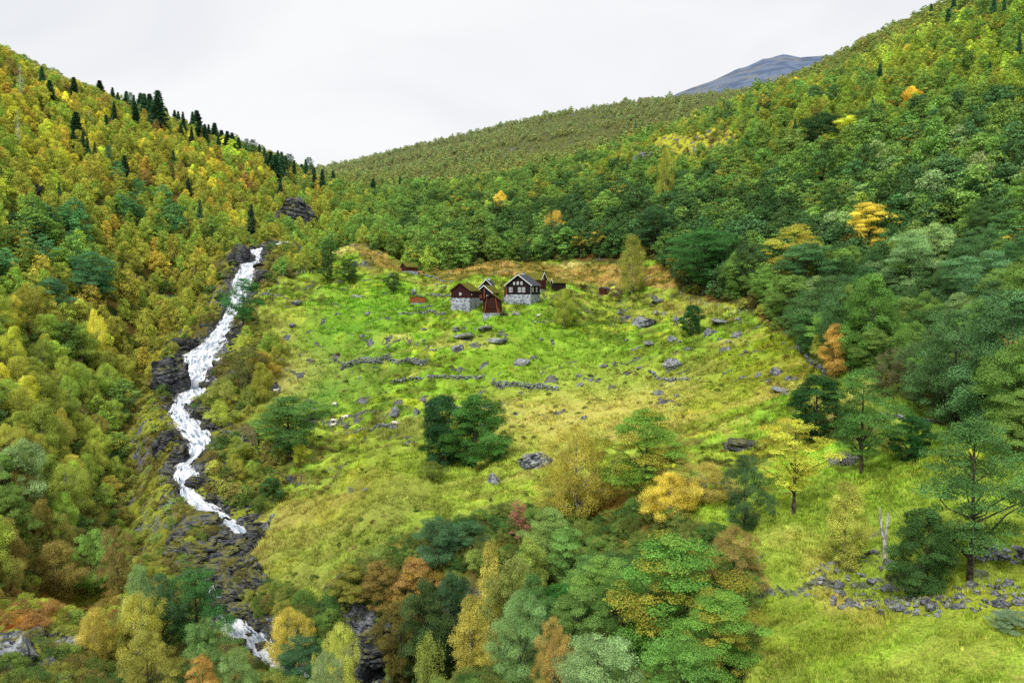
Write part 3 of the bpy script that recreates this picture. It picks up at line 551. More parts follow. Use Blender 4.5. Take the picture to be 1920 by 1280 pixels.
HT = [
 ('birch_tree','olive gold round birch standing alone right of the dark cliff face','birch',1080,795,968,150,'birchbig',(150,140,36)),
 ('broadleaf_tree','vivid green tree with yellow flecked top right of the olive gold birch','broadleaf tree',1210,765,952,170,'turn',(84,128,32)),
 ('maple_tree','bright golden yellow tree in the middle of the olive trees','maple tree',1262,885,78.,118,'birchbig',(196,172,24)),
 ('willow_tree','olive grey drooping tree between green tree and bright golden tree','willow',1262,845,86.,110,'willow',(138,136,60)),
 ('willow_tree','tall olive drooping tree right of the bright golden tree','willow',1330,868,80.,140,'birchbig',(146,138,50)),
 ('willow_tree','low brownish olive tree at the edge of the lower field','willow',1375,985,1105,110,'willow',(130,116,54)),
 ('broadleaf_tree','dark blue green oval tree at the field edge right of olive trees','broadleaf tree',1395,850,992,100,'willow',(48,88,58)),
 ('yew_tree','dense dark green tiered evergreen in the middle of the meadow','evergreen tree',830,738,870,112,'dense',(28,74,44)),
 ('broadleaf_tree','rich green tree touching the dark evergreen in the meadow','broadleaf tree',890,738,870,112,'dense',(52,104,36)),
 ('bush','low mossy green bush below the dark evergreen','bush',810,865,898,60,'bush',(84,104,36)),
 ('ash_tree','wide airy green tree leaning over the left meadow edge','ash tree',543,742,862,142,'layer',(58,106,46)),
 ('bush','yellow leaved bush at the foot of the airy meadow edge tree','bush',562,828,866,34,'bush',(172,170,28)),
 ('ash_tree','bright yellow open tree with bare straight trunk on the lower field','ash tree',1488,782,962,136,'airyt',(160,168,24)),
 ('ash_tree','tall green tree with visible trunk beside the brush pile','ash tree',1615,688,887,128,'airy',(62,112,44)),
 ('broadleaf_tree','dark green round tree tucked behind the tall trunked ash','broadleaf tree',1530,702,822,108,'dense',(30,76,38)),
 ('broadleaf_tree','small dark green tree on thin trunk right of the brush pile','broadleaf tree',1708,775,862,62,'dense',(34,86,38)),
 ('ash_tree','largest airy green tree over the mossy rubble on the right','ash tree',1818,778,1090,196,'airy',(56,104,54)),
 ('broadleaf_tree','low dark green tree left of the largest airy tree','broadleaf tree',1735,950,1112,104,'dense',(46,88,44)),
 ('birch_tree','slender pale olive birch growing from the left end of the rubble','birch',1583,898,1066,84,'slim',(150,152,52)),
 ('willow_tree','grey green tree cut by the right edge of the photo','willow',1922,1150,50.,70,'willow',(86,124,100)),
 ('birch_tree','slim orange yellow birch at the meadow edge by the leaning pole','birch',1565,604,707,52,'slim',(168,138,50)),
 ('bush','yellow green bush left of the slim orange birch','bush',1540,618,690,40,'bush',(120,130,30)),
 ('broadleaf_tree','small round dark green tree alone among meadow boulders','broadleaf tree',1298,570,627,42,'dense',(26,84,40)),
 ('birch_tree','small drooping yellow green birch in front of the turf roofed privy','birch',1057,540,612,50,'birch',(142,150,34)),
 ('birch_tree','tall olive birch standing clear behind the little red shed','birch',1185,438,552,58,'birch',(136,140,50)),
 ('bush','bare purplish bush beside the little red shed','bush',1155,540,556,34,'bush',(98,80,76)),
 ('broadleaf_tree','round dark tree left of the turf roofed hut on the slope','broadleaf tree',655,485,528,42,'round',(44,78,38)),
 ('broadleaf_tree','small dark tree at the upper left corner of the meadow','broadleaf tree',614,488,526,32,'round',(42,76,44)),
 ('broadleaf_tree','small green tree with thin trunk above the upper left meadow corner','broadleaf tree',616,448,498,36,'round',(48,98,46)),
 ('broadleaf_tree','small leaning dark tree above the low red shed','broadleaf tree',738,510,549,34,'round',(42,82,42)),
 ('broadleaf_tree','green tree growing in front of the waterfall','broadleaf tree',456,520,622,66,'airy',(40,104,46)),
 ('willow_tree','dark olive tree on the right bank above the waterfall bend','willow',468,645,738,80,'willow',(78,96,54)),
 ('willow_tree','pale green shrub between waterfall and dark olive tree','willow',418,708,770,54,'bush',(114,130,52)),
 ('bush','yellow green bush right of the rocky waterfall ledge','bush',412,752,800,44,'bush',(150,160,34)),
 ('bush','grey leafless shrub on the right bank boulder','bush',462,798,842,44,'bush',(120,116,84)),
 # wood below the meadow
 ('alder_tree','blue green alder at the top left of the wood below the meadow','alder',818,968,80.,92,'round',(52,98,68)),
 ('alder_tree','second blue green alder right behind the top left alder','alder',872,978,82.,86,'layer',(48,94,64)),
 ('rowan_tree','thin reddish rowan rising above the wood below the meadow','rowan',972,938,1012,52,'rowan',(150,84,74)),
 ('maple_tree','orange red crowned tree above the dark gully','maple tree',772,1043,76.,96,'turn',(138,104,52)),
 ('maple_tree','brown olive tree left of the orange red crown','maple tree',708,1050,78.,84,'round',(118,104,42)),
 ('broadleaf_tree','mossy green tree on the left rim of the dark gully','broadleaf tree',650,1060,80.,86,'round',(104,116,36)),
 ('broadleaf_tree','brown leaved low tree over the gully rim','broadleaf tree',745,1120,72.,96,'round',(96,88,36)),
 ('birch_tree','tall narrow yellow birch with pale trunk in the lower wood','birch',917,1008,68.,72,'slim',(160,150,54)),
 ('birch_tree','golden birch with drooping twigs at the bottom edge','birch',880,1112,57.,84,'slim',(150,140,46)),
 ('willow_tree','large rounded grey green willow at the bottom centre','willow',975,1108,52.,128,'willow',(86,138,84)),
 ('birch_tree','small orange brown birch right of the rounded willow','birch',1040,1156,50.,84,'birchbig',(150,126,50)),
 ('broadleaf_tree','light grey green tree at the top of the lower wood','broadleaf tree',1030,950,75.,104,'layer',(96,138,70)),
 ('broadleaf_tree','yellow green tree below the red rowan','broadleaf tree',995,1000,71.,90,'round',(112,142,52)),
 ('broadleaf_tree','dark green shrubby tree in the centre of the lower wood','broadleaf tree',1058,1092,64.,100,'dense',(36,98,30)),
 ('broadleaf_tree','green tree lit yellow on top left of the largest lower tree','broadleaf tree',1130,1040,62.,110,'layer',(96,138,52)),
 ('maple_tree','largest green tree with yellow upper leaves at the bottom','maple tree',1262,998,53.,240,'turn',(70,124,36)),
 ('maple_tree','yellow tinged green tree spreading onto the lower right field','maple tree',1355,1105,47.,170,'turn',(76,124,36)),
 ('willow_tree','silvery green bushy tree at the bottom below the largest tree','willow',1125,1185,43.,165,'layer',(92,138,92)),
 ('bush','small rounded light green shrub inside the dark gully','bush',798,1192,67.,58,'bush',(124,148,62)),
 ('alder_tree','dark alder behind the tall narrow yellow birch','alder',842,1075,73.,100,'round',(44,84,58)),
 ('broadleaf_tree','olive bushy tree hiding the trunk foot of the golden birches','broadleaf tree',960,1040,66.,80,'round',(100,128,60)),
 ('broadleaf_tree','mid green leafy tree between the rounded willow and the dark shrubby tree','broadleaf tree',1085,1105,56.,110,'round',(84,124,50)),
 ('alder_tree','deep green alder behind the rounded grey green willow','alder',1000,1075,60.,90,'layer',(56,104,52)),
 ('broadleaf_tree','green tree rising between the red rowan and the olive gold birch','broadleaf tree',1065,985,72.,96,'layer',(84,128,56)),
 ('broadleaf_tree','deep green tree left of the largest lower tree','broadleaf tree',1170,1075,57.,110,'round',(66,112,44)),
 ('alder_tree','dark green alder filling the gap above the gully shrub','alder',790,1085,70.,84,'layer',(52,88,48)),
 ('broadleaf_tree','green bushy tree on the right bottom edge of the wood','broadleaf tree',1290,1190,44.,150,'layer',(74,120,44)),
 # bottom left
 ('alder_tree','large dark green alder with orange tips beside the lower river','alder',352,1062,78.,112,'round',(44,100,50)),
 ('alder_tree','blue green alder left of the dark river alder','alder',285,1075,76.,66,'round',(54,96,66)),
 ('alder_tree','pale teal birch shaped tree at the foot of the left slope','alder',248,1056,80.,58,'birch',(92,142,90)),
 ('birch_tree','yellow tree in front of the dark river alder','birch',238,1112,73.,96,'birchbig',(156,150,44)),
 ('birch_tree','olive yellow bush tree above the boulder field','birch',160,1140,72.,60,'birch',(160,150,48)),
 ('willow_tree','olive tree at the bottom left of centre','willow',255,1190,66.,110,'willow',(132,130,50)),
 ('alder_tree','grey green tree on the bottom edge left of the river','alder',375,1160,67.,110,'willow',(82,124,66)),
 ('maple_tree','small tree with orange red top on the bottom edge','maple tree',362,1228,60.,64,'turn',(156,120,50)),
 ('alder_tree','light grey green tree right of the orange topped tree','alder',425,1218,61.,80,'willow',(100,142,84)),
 ('birch_tree','golden yellow shrub tree on the right bank of the lower river','birch',530,1140,76.,92,'birchbig',(168,156,44)),
 ('alder_tree','deep teal tree right of the lower river','alder',548,1195,67.,100,'round',(46,94,66)),
 ('birch_tree','pale yellow green tree on the bottom edge by the gully','birch',628,1165,64.,84,'birchbig',(166,164,60)),
 ('willow_tree','silver green low tree on the bottom edge','willow',600,1220,58.,84,'willow',(102,140,92)),
 ('willow_tree','brown twiggy tree on the mossy slope left of the river slabs','willow',205,985,98.,64,'willow',(120,108,56)),
 # right forest, noticeable ones
 ('broadleaf_tree','big round grey green tree at the right meadow fence','broadleaf tree',1760,608,772,140,'willow',(58,98,60)),
 ('broadleaf_tree','teal green tree leaning right of the round grey green one','broadleaf tree',1838,670,792,96,'layer',(48,112,72)),
 ('birch_tree','olive yellow birch at the right edge above the field','birch',1895,624,766,84,'birch',(164,152,54)),
 ('broadleaf_tree','brown leaved shrub tree behind the leaning pole','broadleaf tree',1670,650,742,60,'willow',(90,88,64)),
 ('elm_tree','broad tiered dark green tree at the corner of the right wood','elm',1318,424,552,122,'layer',(42,98,46)),
 ('elm_tree','tiered blue green tree above the mossy meadow hump','elm',1510,452,572,120,'layer',(48,98,62)),
 ('elm_tree','pale teal tree high in the right wood','elm',1700,430,175.,96,'layer',(92,140,96)),
 ('elm_tree','teal open tree near the right edge of the wood','elm',1850,468,148.,104,'layer',(72,124,92)),
 ('maple_tree','yellow topped maple in the dark green right wood','maple tree',1618,378,218.,84,'turn',(196,182,24)),
 ('maple_tree','yellow green topped tree left of the tiered blue green tree','maple tree',1492,418,196.,96,'turn',(134,148,36)),
 ('maple_tree','lime yellow tree high on the right slope','maple tree',1582,218,335.,54,'round',(186,190,28)),
 ('elm_tree','round dark blue green tree left of the lime yellow tree','elm',1527,212,335.,78,'round',(34,72,50)),
 ('birch_tree','single orange yellow birch near the top of the right slope','birch',1692,163,345.,34,'birch',(216,180,24)),
 ('birch_tree','small pure orange birch on the right slope','birch',1747,266,290.,16,'slim',(226,140,24)),
 ('maple_tree','golden orange tree in the wood behind the farm','maple tree',1042,393,300.,42,'birchbig',(176,158,42)),
 ('maple_tree','small yellow tree high in the wood behind the farm','maple tree',938,357,355.,32,'round',(204,172,30)),
 ('willow_tree','pale green rounded tree in the middle of the right wood','willow',1008,440,290.,40,'birch',(96,132,74)),
 ('birch_tree','light green birch below the mossy crag','birch',1243,275,322.,34,'birch',(138,150,40)),
 ('broadleaf_tree','large round green tree with visible stems in the right wood','broadleaf tree',1225,385,262.,92,'layer',(44,84,58)),
 ('broadleaf_tree','round conical green tree near the top right edge','broadleaf tree',1762,203,290.,34,'round',(104,144,62)),
 ('alder_tree','brightest golden birch on the left slope beside the teal trees','birch',178,578,195.,38,'birchbig',(200,182,26)),
 ('alder_tree','big dark teal tree at the left edge of the slope','alder',60,400,248.,70,'round',(54,104,76)),
 ('alder_tree','wide dark teal tree in the middle of the left slope','alder',180,470,225.,90,'round',(54,110,78)),
 ('alder_tree','bluish green tree below the wide teal tree','alder',100,520,205.,64,'round',(56,112,84)),
]
for r_ in HT:
    r_ = list(r_)
    if r_[1].startswith('brightest golden birch'): r_[0] = 'birch_tree'
    hand(*r_)
# spruces by the skyline and on the slopes: (u, tip, base, width)
SPR = [(134,131,147,10),(140,148,182,20),(152,132,154,12),(174,143,162,11),(188,150,172,14),(200,152,173,11),(80,135,159,13),(95,160,192,14),(144,217,246,15),(200,222,241,11),(230,171,188,14),
 (252,177,208,11),(265,180,209,15),(255,200,226,13),(282,180,214,17),(298,184,234,22),(303,207,214,10),(328,205,222,10),(350,207,224,14),(370,210,238,15),(373,230,260,13),(385,236,262,13),(403,227,253,13),
 (427,243,276,12),(475,263,289,14),(487,268,290,10),(517,290,322,18),(529,290,324,14),(543,285,320,13),(566,302,318,9),(580,298,325,14),(526,336,362,13),(376,390,428,16),(472,388,428,20),(605,314,352,16),(625,320,342,11),
 (215,198,222,12),(340,236,258,12),(360,240,262,10),(410,258,276,12),(440,262,285,13),(500,292,316,12),(590,318,345,12),(700,328,352,12),(750,330,350,8),(160,140,158,10),(212,168,188,10),(222,176,196,9),(238,172,196,12),(246,180,202,10),(272,186,216,13),(290,190,224,13),(312,204,226,10),(335,212,232,11),(344,214,236,12),(362,216,242,12),(392,234,256,11),(416,240,264,12),(436,254,278,12),(448,262,282,11),(463,262,290,12),(496,276,300,11),(508,284,308,13),(522,286,316,12),(536,288,322,13),(552,296,324,12),(574,302,326,10),(587,306,330,10)]
SD_ = {}
for i, (u, vt, vb, w) in enumerate(SPR):
    a, t = ray(u, vb + 14); p = hit(u, vb + 14); d = math.hypot(p[0], p[1])
    if d > 640:
        f_ = int(np.interp(a, AZ, np.arange(len(AZ)))); jj_ = int(np.searchsorted(LD, math.log(660))); j_ = int(np.argmax(((Z[f_]-CZ)/np.exp(LD))[:jj_])); d = math.exp(LD[j_])
        p = np.array((d*math.sin(a), d*math.cos(a), 0))
    zg = float(ground(p[0], p[1])); h = (vb-vt)/F*d*random.uniform(.8,1.2) + 5.
    SD_[i] = (u, vt, vb, w, p, zg, h, d)
def ordi(k, n):
    o = ['leftmost','second','third','fourth','fifth','sixth','seventh','eighth','ninth','tenth','eleventh','twelfth','thirteenth','fourteenth','fifteenth','sixteenth','seventeenth','eighteenth','nineteenth','twentieth',
         'twenty-first','twenty-second','twenty-third','twenty-fourth','twenty-fifth','twenty-sixth','twenty-seventh','twenty-eighth','twenty-ninth','thirtieth','thirty-first','thirty-second','thirty-third','thirty-fourth','thirty-fifth','thirty-sixth']
    if k == 0: return 'leftmost'
    if k == n-1: return 'rightmost'
    return (o[k]+' from left') if k <= n//2 else (o[n-1-k]+' from right')
sky = sorted([i for i in SD_ if SD_[i][2] - SD_[i][1] and i not in (6,7,8,9,31,32,33,34,35,42,43,44)], key=lambda i: SPR[i][0])
rest = {6:'small dark spruce on upper left slope, above another dark spruce',7:'dark spruce below the small one on the upper left slope',8:'dark spruce standing alone in golden birches, left slope',9:'little round spruce right of the lone left slope spruce',
        31:'small spruce above the black cliff by the waterfall source',32:'dark conical spruce in yellow birches left of the waterfall top',33:'conical spruce just left of the waterfall top',34:'spruce in the notch between the two hills',35:'small spruce right of the notch spruce',
        42:'spruce at the very foot of the far ridge, left',43:'lone dark spruce in the wood above the notch',44:'small spruce at the foot of the far ridge, right of the notch'}
for i in SD_:
    u,vt,vb,w,p,zg,h,d = SD_[i]
    lab = rest.get(i) or 'dark spruce on the left skyline, %s of the row' % ordi(sky.index(i), len(sky))
    k = 'pine' if i in (5,24,28,30,49,60) else 'spruce'
    place_tree('spruce_tree', lab, 'spruce', (p[0],p[1],zg-.2), h, w/F*d*random.uniform(1.1,2.0), k, lin(PAL['pine'])*random.uniform(.8,1.35), 'spruces on the left slope and skyline', 'near' if k=='pine' else 'mid')
    HAND_XY.append((p[0],p[1],w/F*d*.3))
SPR2 = [(1839,5,46,14),(1863,5,42,14),(1881,20,52,14),(1787,8,34,14),(1745,25,49,14),(1777,35,58,15),(1493,118,146,14),(1607,65,80,11),(1571,82,94,12),(1192,178,204,8),(1700,30,46,10),(1640,55,72,10),(1467,130,150,8)]
for j, (u, vt, vb, w) in enumerate(sorted(SPR2)):
    p = hit(u, vb); d = min(math.hypot(p[0],p[1]), 900.); a,_ = ray(u,vb); x,y = d*math.sin(a), d*math.cos(a); zg = float(ground(x,y)); h = (vb-vt)/F*d + 5.
    place_tree('spruce_tree', 'dark spruce high on the right slope, %s of them' % ordi(j, len(SPR2)), 'spruce', (x,y,zg-.2), h, w/F*d, 'spruce', lin(PAL['pine'])*1.3, 'spruces high on the right slope', 'mid')
# bleached dead trees
for (u, vt, vb, w, lab) in ((1853,572,616,14,'pale crooked dead stem in the right wood'),(40,118,190,14,'tall bare silver tree near the top of the left slope'),
     (168,205,245,14,'bare silver tree beside the lone left slope spruce'),(36,200,285,10,'thin bleached dead trunk at the left edge'),(1262,360,395,12,'thin pale bare tree in the right wood')):
    p = hit(u, vb); d = math.hypot(p[0],p[1]); h = at(u,vt,d)[2]-p[2]
    place_tree('dead_tree', lab, 'dead tree', tuple(p), max(h,2), w/F*d*1.2, 'bare', (1,1,1))

# ---------------------------------------------------------------- forest scatter
REG = [(130,180,170,80,'gold:3 olive:3 yel:1 ygreen:2 brown:2 orange:.4'),(60,350,120,90,'gold:2 yel:2 ygreen:2 olive:2'),(300,300,160,60,'gold:2 olive:3 brown:1.4 yel:1 ygreen:1'),(420,290,90,30,'lime:2 yel:2 gold:1 ygreen:1'),
 (200,430,150,40,'teal:3 ygreen:2.4 gold:1 green:1 olive:1'),(60,420,80,40,'teal:2 green:1.4 ygreen:2 gold:.6'),(420,430,100,50,'gold:2 olive:3 ygreen:2'),(560,370,60,40,'gold:4 brown:2 olive:2 orange:.5'),(300,500,90,50,'gold:1.5 olive:3 ygreen:2'),
 (120,520,110,50,'teal:1.6 ygreen:2.6 olive:2 green:1 gold:.6'),(250,600,110,60,'olive:3 ygreen:3 gold:1 grey:1.4'),(50,640,80,70,'yel:2 ygreen:2 green:1.5 gold:1'),(180,700,120,60,'ygreen:3 olive:3 grey:.6 gold:1'),(100,800,110,70,'olive:2 ygreen:2 green:2 yel:.8'),
 (60,930,110,80,'olive:3 grey:.6 ygreen:3 green:1 yel:.8 brown:.6'),(220,880,90,70,'ygreen:2 olive:2 green:1.5 brown:.8 gold:.6'),(100,1040,110,50,'grey:1 olive:2 brown:1.5 ygreen:2'),(300,560,70,80,'gold:2 brown:1.5 olive:3'),
 (640,400,70,50,'olive:3 ygreen:3 green:1.6 gold:.6'),(560,480,50,40,'ygreen:2 green:3 olive:2'),(760,420,90,50,'green:3 dgreen:1.5 ygreen:1.5 olive:1'),(800,370,110,25,'green:2 ygreen:2 olive:1 gold:.8 orange:.2'),
 (950,440,140,50,'green:3 dgreen:3 ygreen:1 grey:.8'),(1000,370,140,30,'green:2 ygreen:2 olive:1.5 gold:1 orange:.2 dgreen:1'),(1150,420,100,50,'dgreen:3 green:2 blue:2 grey:.7'),(1180,310,120,35,'olive:2 ygreen:2 gold:.8 green:1.5 brown:.5 orange:.2'),
 (1380,450,140,60,'dgreen:3 green:3 blue:2 ygreen:.8'),(1600,500,160,70,'dgreen:2.4 blue:2.4 green:3 grey:1 ygreen:1 yel:.15'),(1800,560,160,90,'green:2 blue:3 dgreen:2 grey:1 ygreen:.5'),(1350,350,100,40,'green:3 blue:2 ygreen:1 olive:.6'),
 (1600,350,140,60,'green:3 blue:1.6 dgreen:1.4 ygreen:2.6 grey:1 olive:.8 yel:.2'),(1850,350,120,80,'green:3 blue:2 grey:1.8 ygreen:1.6'),(1480,240,120,45,'ygreen:3 olive:3 green:1.6 gold:.7 blue:.5'),(1650,220,120,50,'ygreen:3 green:2 blue:1 olive:2 brown:.3 gold:.3'),(1850,220,100,45,'green:2.4 ygreen:3 olive:1 blue:1 yel:.3'),
 (1700,130,120,40,'lime:3 ygreen:2 olive:1 yel:.5'),(1880,100,100,50,'lime:3.4 ygreen:2 yel:.8 green:.6'),(1520,150,110,30,'olive:3 ygreen:2 green:1 brown:.7'),(1780,40,140,30,'olive:2 ygreen:2 lime:1 green:1'),(1850,720,110,60,'green:2 blue:1.4 olive:1 ygreen:.6'),
 (900,1150,160,80,'green:2 grey:2 dgreen:1.4 olive:1'),(350,1200,140,60,'olive:2 grey:2 green:1 ygreen:1'),(560,1200,100,60,'olive:1 green:2 ygreen:1 blue:1')]
RC = np.array([(a,b,c,d) for a,b,c,d,_ in REG], float); PN = list(PAL); RWt = np.zeros((len(REG), len(PN)))
for i, r_ in enumerate(REG):
    for t in r_[4].split(): k, v = t.split(':'); RWt[i, PN.index(k)] = float(v)
    RWt[i] /= RWt[i].sum()
pos = []
d = 42.
while d < 1330:
    s = 3.9 + d*.0044 + (1.0 if d > 560 else 0); 
    m = int(1.5/(s/d)); a_ = -.75 + (np.arange(m)+RNG.uniform(0,1)+RNG.uniform(-.5,.5,m))*(s/d); dd = d + RNG.uniform(-.55,.55,m)*s
    pos.append(np.c_[a_, dd]); d += s*.92
pos = np.concatenate(pos); px_, py_ = pos[:,1]*np.sin(pos[:,0]), pos[:,1]*np.cos(pos[:,0]); pz_ = ground(px_, py_)
pu, pv = project(px_, py_, pz_)
keep = (pu > -260) & (pu < 2180) & (pv < 1560)
keep &= ~inside(MEADOW, px_+RNG.normal(0,1.0,len(px_)), py_+RNG.normal(0,1.5,len(px_)))
ol_ = inside(OPENL, px_, py_); keep &= ~(ol_ & (RNG.uniform(0,1,len(px_)) < .86))
g_ = inside(GULLY, px_, py_); keep &= ~(g_ & (RNG.uniform(0,1,len(px_)) < .6))
rb = pos[:,1] < 345; rd_ = np.full(len(px_), 999.); ri_ = np.zeros(len(px_), int); rd_[rb], ri_[rb] = river_near(px_[rb], py_[rb]); keep &= rd_ > RSW[ri_]*.5 + 3.6 + RNG.uniform(0,3,len(px_))*(pos[:,1] < 300)
keep &= ~inside(CRAG, px_, py_)
BLK = wpoly([(528,428),(526,398),(550,385),(578,392),(576,415),(548,432)]); keep &= ~inside(BLK, px_, py_)
keep &= ~((pu > 1380) & (pos[:,1] < 78)); lw_ = (pu > 540) & (pu < 1480) & (pos[:,1] < 112); keep &= ~(lw_ & (pv < 1130)); keep &= ~((pv > 1120) & (pu < 230))
keep &= ~((pos[:,1] < 70) & (pu < 660)) & ~((pos[:,1] < 92) & (pu > 385) & (pu < 600)); keep &= ~((pos[:,1] < 84) & (RNG.uniform(0,1,len(px_)) < .35)) & ~(pos[:,1] < 52)
for (x, y, r_) in HAND_XY: keep &= (px_-x)**2 + (py_-y)**2 > (r_*.8)**2
px_, py_, pz_, pu, pv, pd, rd_ = px_[keep], py_[keep], pz_[keep], pu[keep], pv[keep], pos[keep,1], rd_[keep]
n_ = len(px_)
ww = np.exp(-(((pu[:,None]-RC[:,0])/RC[:,2])**2 + ((pv[:,None]-RC[:,1])/RC[:,3])**2)*.7) + 1e-9; ww /= ww.sum(1)[:,None]
pw = ww @ RWt
farw = np.zeros(len(PN)); 
for k, v in dict(olive=3,ygreen=2,dull=3,brown=1.2,green=.9,gold=.6).items(): farw[PN.index(k)] = v
farw /= farw.sum(); ff_ = sstep(520,620,pd)[:,None]; pw = pw*(1-ff_) + farw*ff_
# neighbouring trees of a kind gather in stands
cn = fbm(px_/14, py_/14, 123, 3); uu = np.clip(.5 + (cn-.5)*2.6 + RNG.normal(0,.33,n_), 0, .9999); uu = (np.argsort(np.argsort(uu))+.5)/n_*.55 + RNG.uniform(0,1,n_)*.45
pc = (pw.cumsum(1)/pw.sum(1)[:,None] < uu[:,None]).sum(1).clip(0, len(PN)-1)
base_c = np.array([lin(PAL[k]) for k in PN]); tc = base_c[pc] * np.exp(RNG.normal(0,.13,(n_,1))) * np.exp(RNG.normal(0,.06,(n_,3)))
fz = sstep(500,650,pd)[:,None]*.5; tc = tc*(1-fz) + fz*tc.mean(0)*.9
hz = sstep(330, 1200, pd)[:,None]; tc = tc*(1-.38*hz) + .38*hz*lin((150,156,150))*.8  # distance haze painted into the leaf colour, paler with distance
green_k = {PN.index(k) for k in ('green','teal','dgreen','blue','grey','vivid')}
isg = np.isin(pc, list(green_k)); lime = pc == PN.index('lime')
hgt_ = np.where(isg, RNG.uniform(7.5,11.5,n_), RNG.uniform(5.8,8.6,n_)); wid = np.where(isg, RNG.uniform(6.5,9.5,n_), RNG.uniform(5.0,7.8,n_))
szv = np.exp(RNG.normal(0,.17,n_)); hgt_ *= szv; wid *= szv
rs = np.where((pu > 700) & (pd < 330), 1.12, np.where(pu < 620, .88, .95)); hgt_ *= rs; wid *= rs; wid[lime] *= .8; hgt_[lime] *= 1.25
edge_ = (rd_ < 14); hgt_ = np.where(edge_, hgt_*.62, hgt_); wid = np.where(edge_, wid*.72, wid)
rgt = (pu > 1400) & (pd < 210); wid[rgt] *= .82; hgt_[rgt] *= .88; lft = (pu < 620) & (pd < 150); hgt_[lft] *= .85; wid[lft] *= .85; lowz = pd < 84; hgt_[lowz] *= .8; lw_ = (pu > 540) & (pu < 1480) & (pd < 112); hgt_[lw_] *= .62; wid[lw_] *= .7
wid = np.where(pd > 560, wid*1.05, wid*.95); farcl = (pd > 560) & (fbm(px_/60,py_/60,402,3) > .60); wid[farcl] *= .5; hgt_[farcl] *= .5
spr = (~isg) & (pd > 250) & (pd < 560) & (RNG.uniform(0,1,n_) < .012); tc[spr] = lin(PAL['pine'])*1.2; wid[spr] *= .55; hgt_[spr] *= 1.1
vis = np.zeros(n_, bool)
for i in range(n_):
    if pd[i] < 620 and -20 < pu[i] < 1940 and -30 < pv[i] < 1330:
        u_, v_ = project(px_[i], py_[i], pz_[i]+hgt_[i]*.8); h_ = hit(u_, v_); vis[i] = math.hypot(h_[0],h_[1]) > pd[i]-9
kindn = np.where(spr, 'spruce', np.where(isg, 'broadleaf', 'birch'))
app = hgt_/pd*np.where(vis, 1, 0)
ind = np.zeros(n_, bool)
for k, lim in (('birch',268),('broadleaf',250),('spruce',60)):
    c_ = np.nonzero((kindn == k) & (app > 0))[0]; ind[c_[np.argsort(-app[c_])[:lim]]] = True
CW = dict(gold='golden',yel='bright yellow',olive='olive',ygreen='yellow green',green='mid green',teal='teal green',dgreen='dark green',brown='brownish',orange='orange',lime='lime yellow',blue='blue green',red='reddish',vivid='vivid green',grey='grey green',pine='dark',dull='dull olive')
def zone(u, v, d):
    if v > 1110 and u < 560: return 'in the bottom left thicket'
    if u >= 540 and u < 1450 and v > 960: return 'in the wood below the meadow'
    if u < 560:
        b = 'top' if v < 250 else 'upper' if v < 380 else 'middle' if v < 520 else 'lower middle' if v < 700 else 'lower' if v < 900 else 'bottom'
        c = 'far left' if u < 140 else 'centre' if u < 300 else 'river side'
        return 'on the %s left slope, %s' % (b, c)
    b = 'high' if v < 330 else 'midway' if v < 430 else 'low' if v < 560 else 'at the foot'
    c = 'left of the farm' if u < 800 else 'behind the farm' if u < 1120 else 'right of the farm' if u < 1420 else 'near the right edge' if u > 1700 else 'towards the right'
    return '%s in the wood %s' % ('lowest' if b == 'at the foot' else b, c)
recs = []
for i in np.nonzero(ind)[0]:
    sz = 'small' if hgt_[i] < 6.6 else 'tall' if hgt_[i] > 9.6 else 'mid-sized'
    kn = {'birch':'birch','broadleaf':'leafy tree','spruce':'spruce'}[kindn[i]]
    recs.append((('%s %s %s %s' % (sz, 'dark' if spr[i] else CW[PN[pc[i]]], kn, zone(pu[i], pv[i], pd[i]))), pu[i], i))
from collections import defaultdict
gr = defaultdict(list)
for r_ in recs: gr[r_[0]].append(r_)
for lab, rr_ in gr.items():
    rr_.sort(key=lambda r: r[1])
    for j, (_, _, i) in enumerate(rr_):
        l2 = lab if len(rr_) == 1 else lab + ', ' + ordi(j, len(rr_))
        kn = kindn[i]; nr = pd[i] < 200
        kd = 'spruce' if kn == 'spruce' else (random.choice(['round','layer','round','dense' if nr else 'round']) if kn == 'broadleaf' else ('slim' if lime[i] else random.choice(['birch','birch','birchbig' if nr else 'birch'])))
        zb = -.8
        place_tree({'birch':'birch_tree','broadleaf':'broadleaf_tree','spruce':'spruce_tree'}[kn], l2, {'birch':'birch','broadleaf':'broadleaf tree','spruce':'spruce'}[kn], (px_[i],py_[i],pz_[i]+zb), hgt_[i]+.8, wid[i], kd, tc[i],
                   {'birch':'birches of the valley slopes','broadleaf':'green broadleaved trees of the valley slopes','spruce':'spruces scattered over the slopes'}[kn], 'near' if nr and kd != 'spruce' else 'mid')
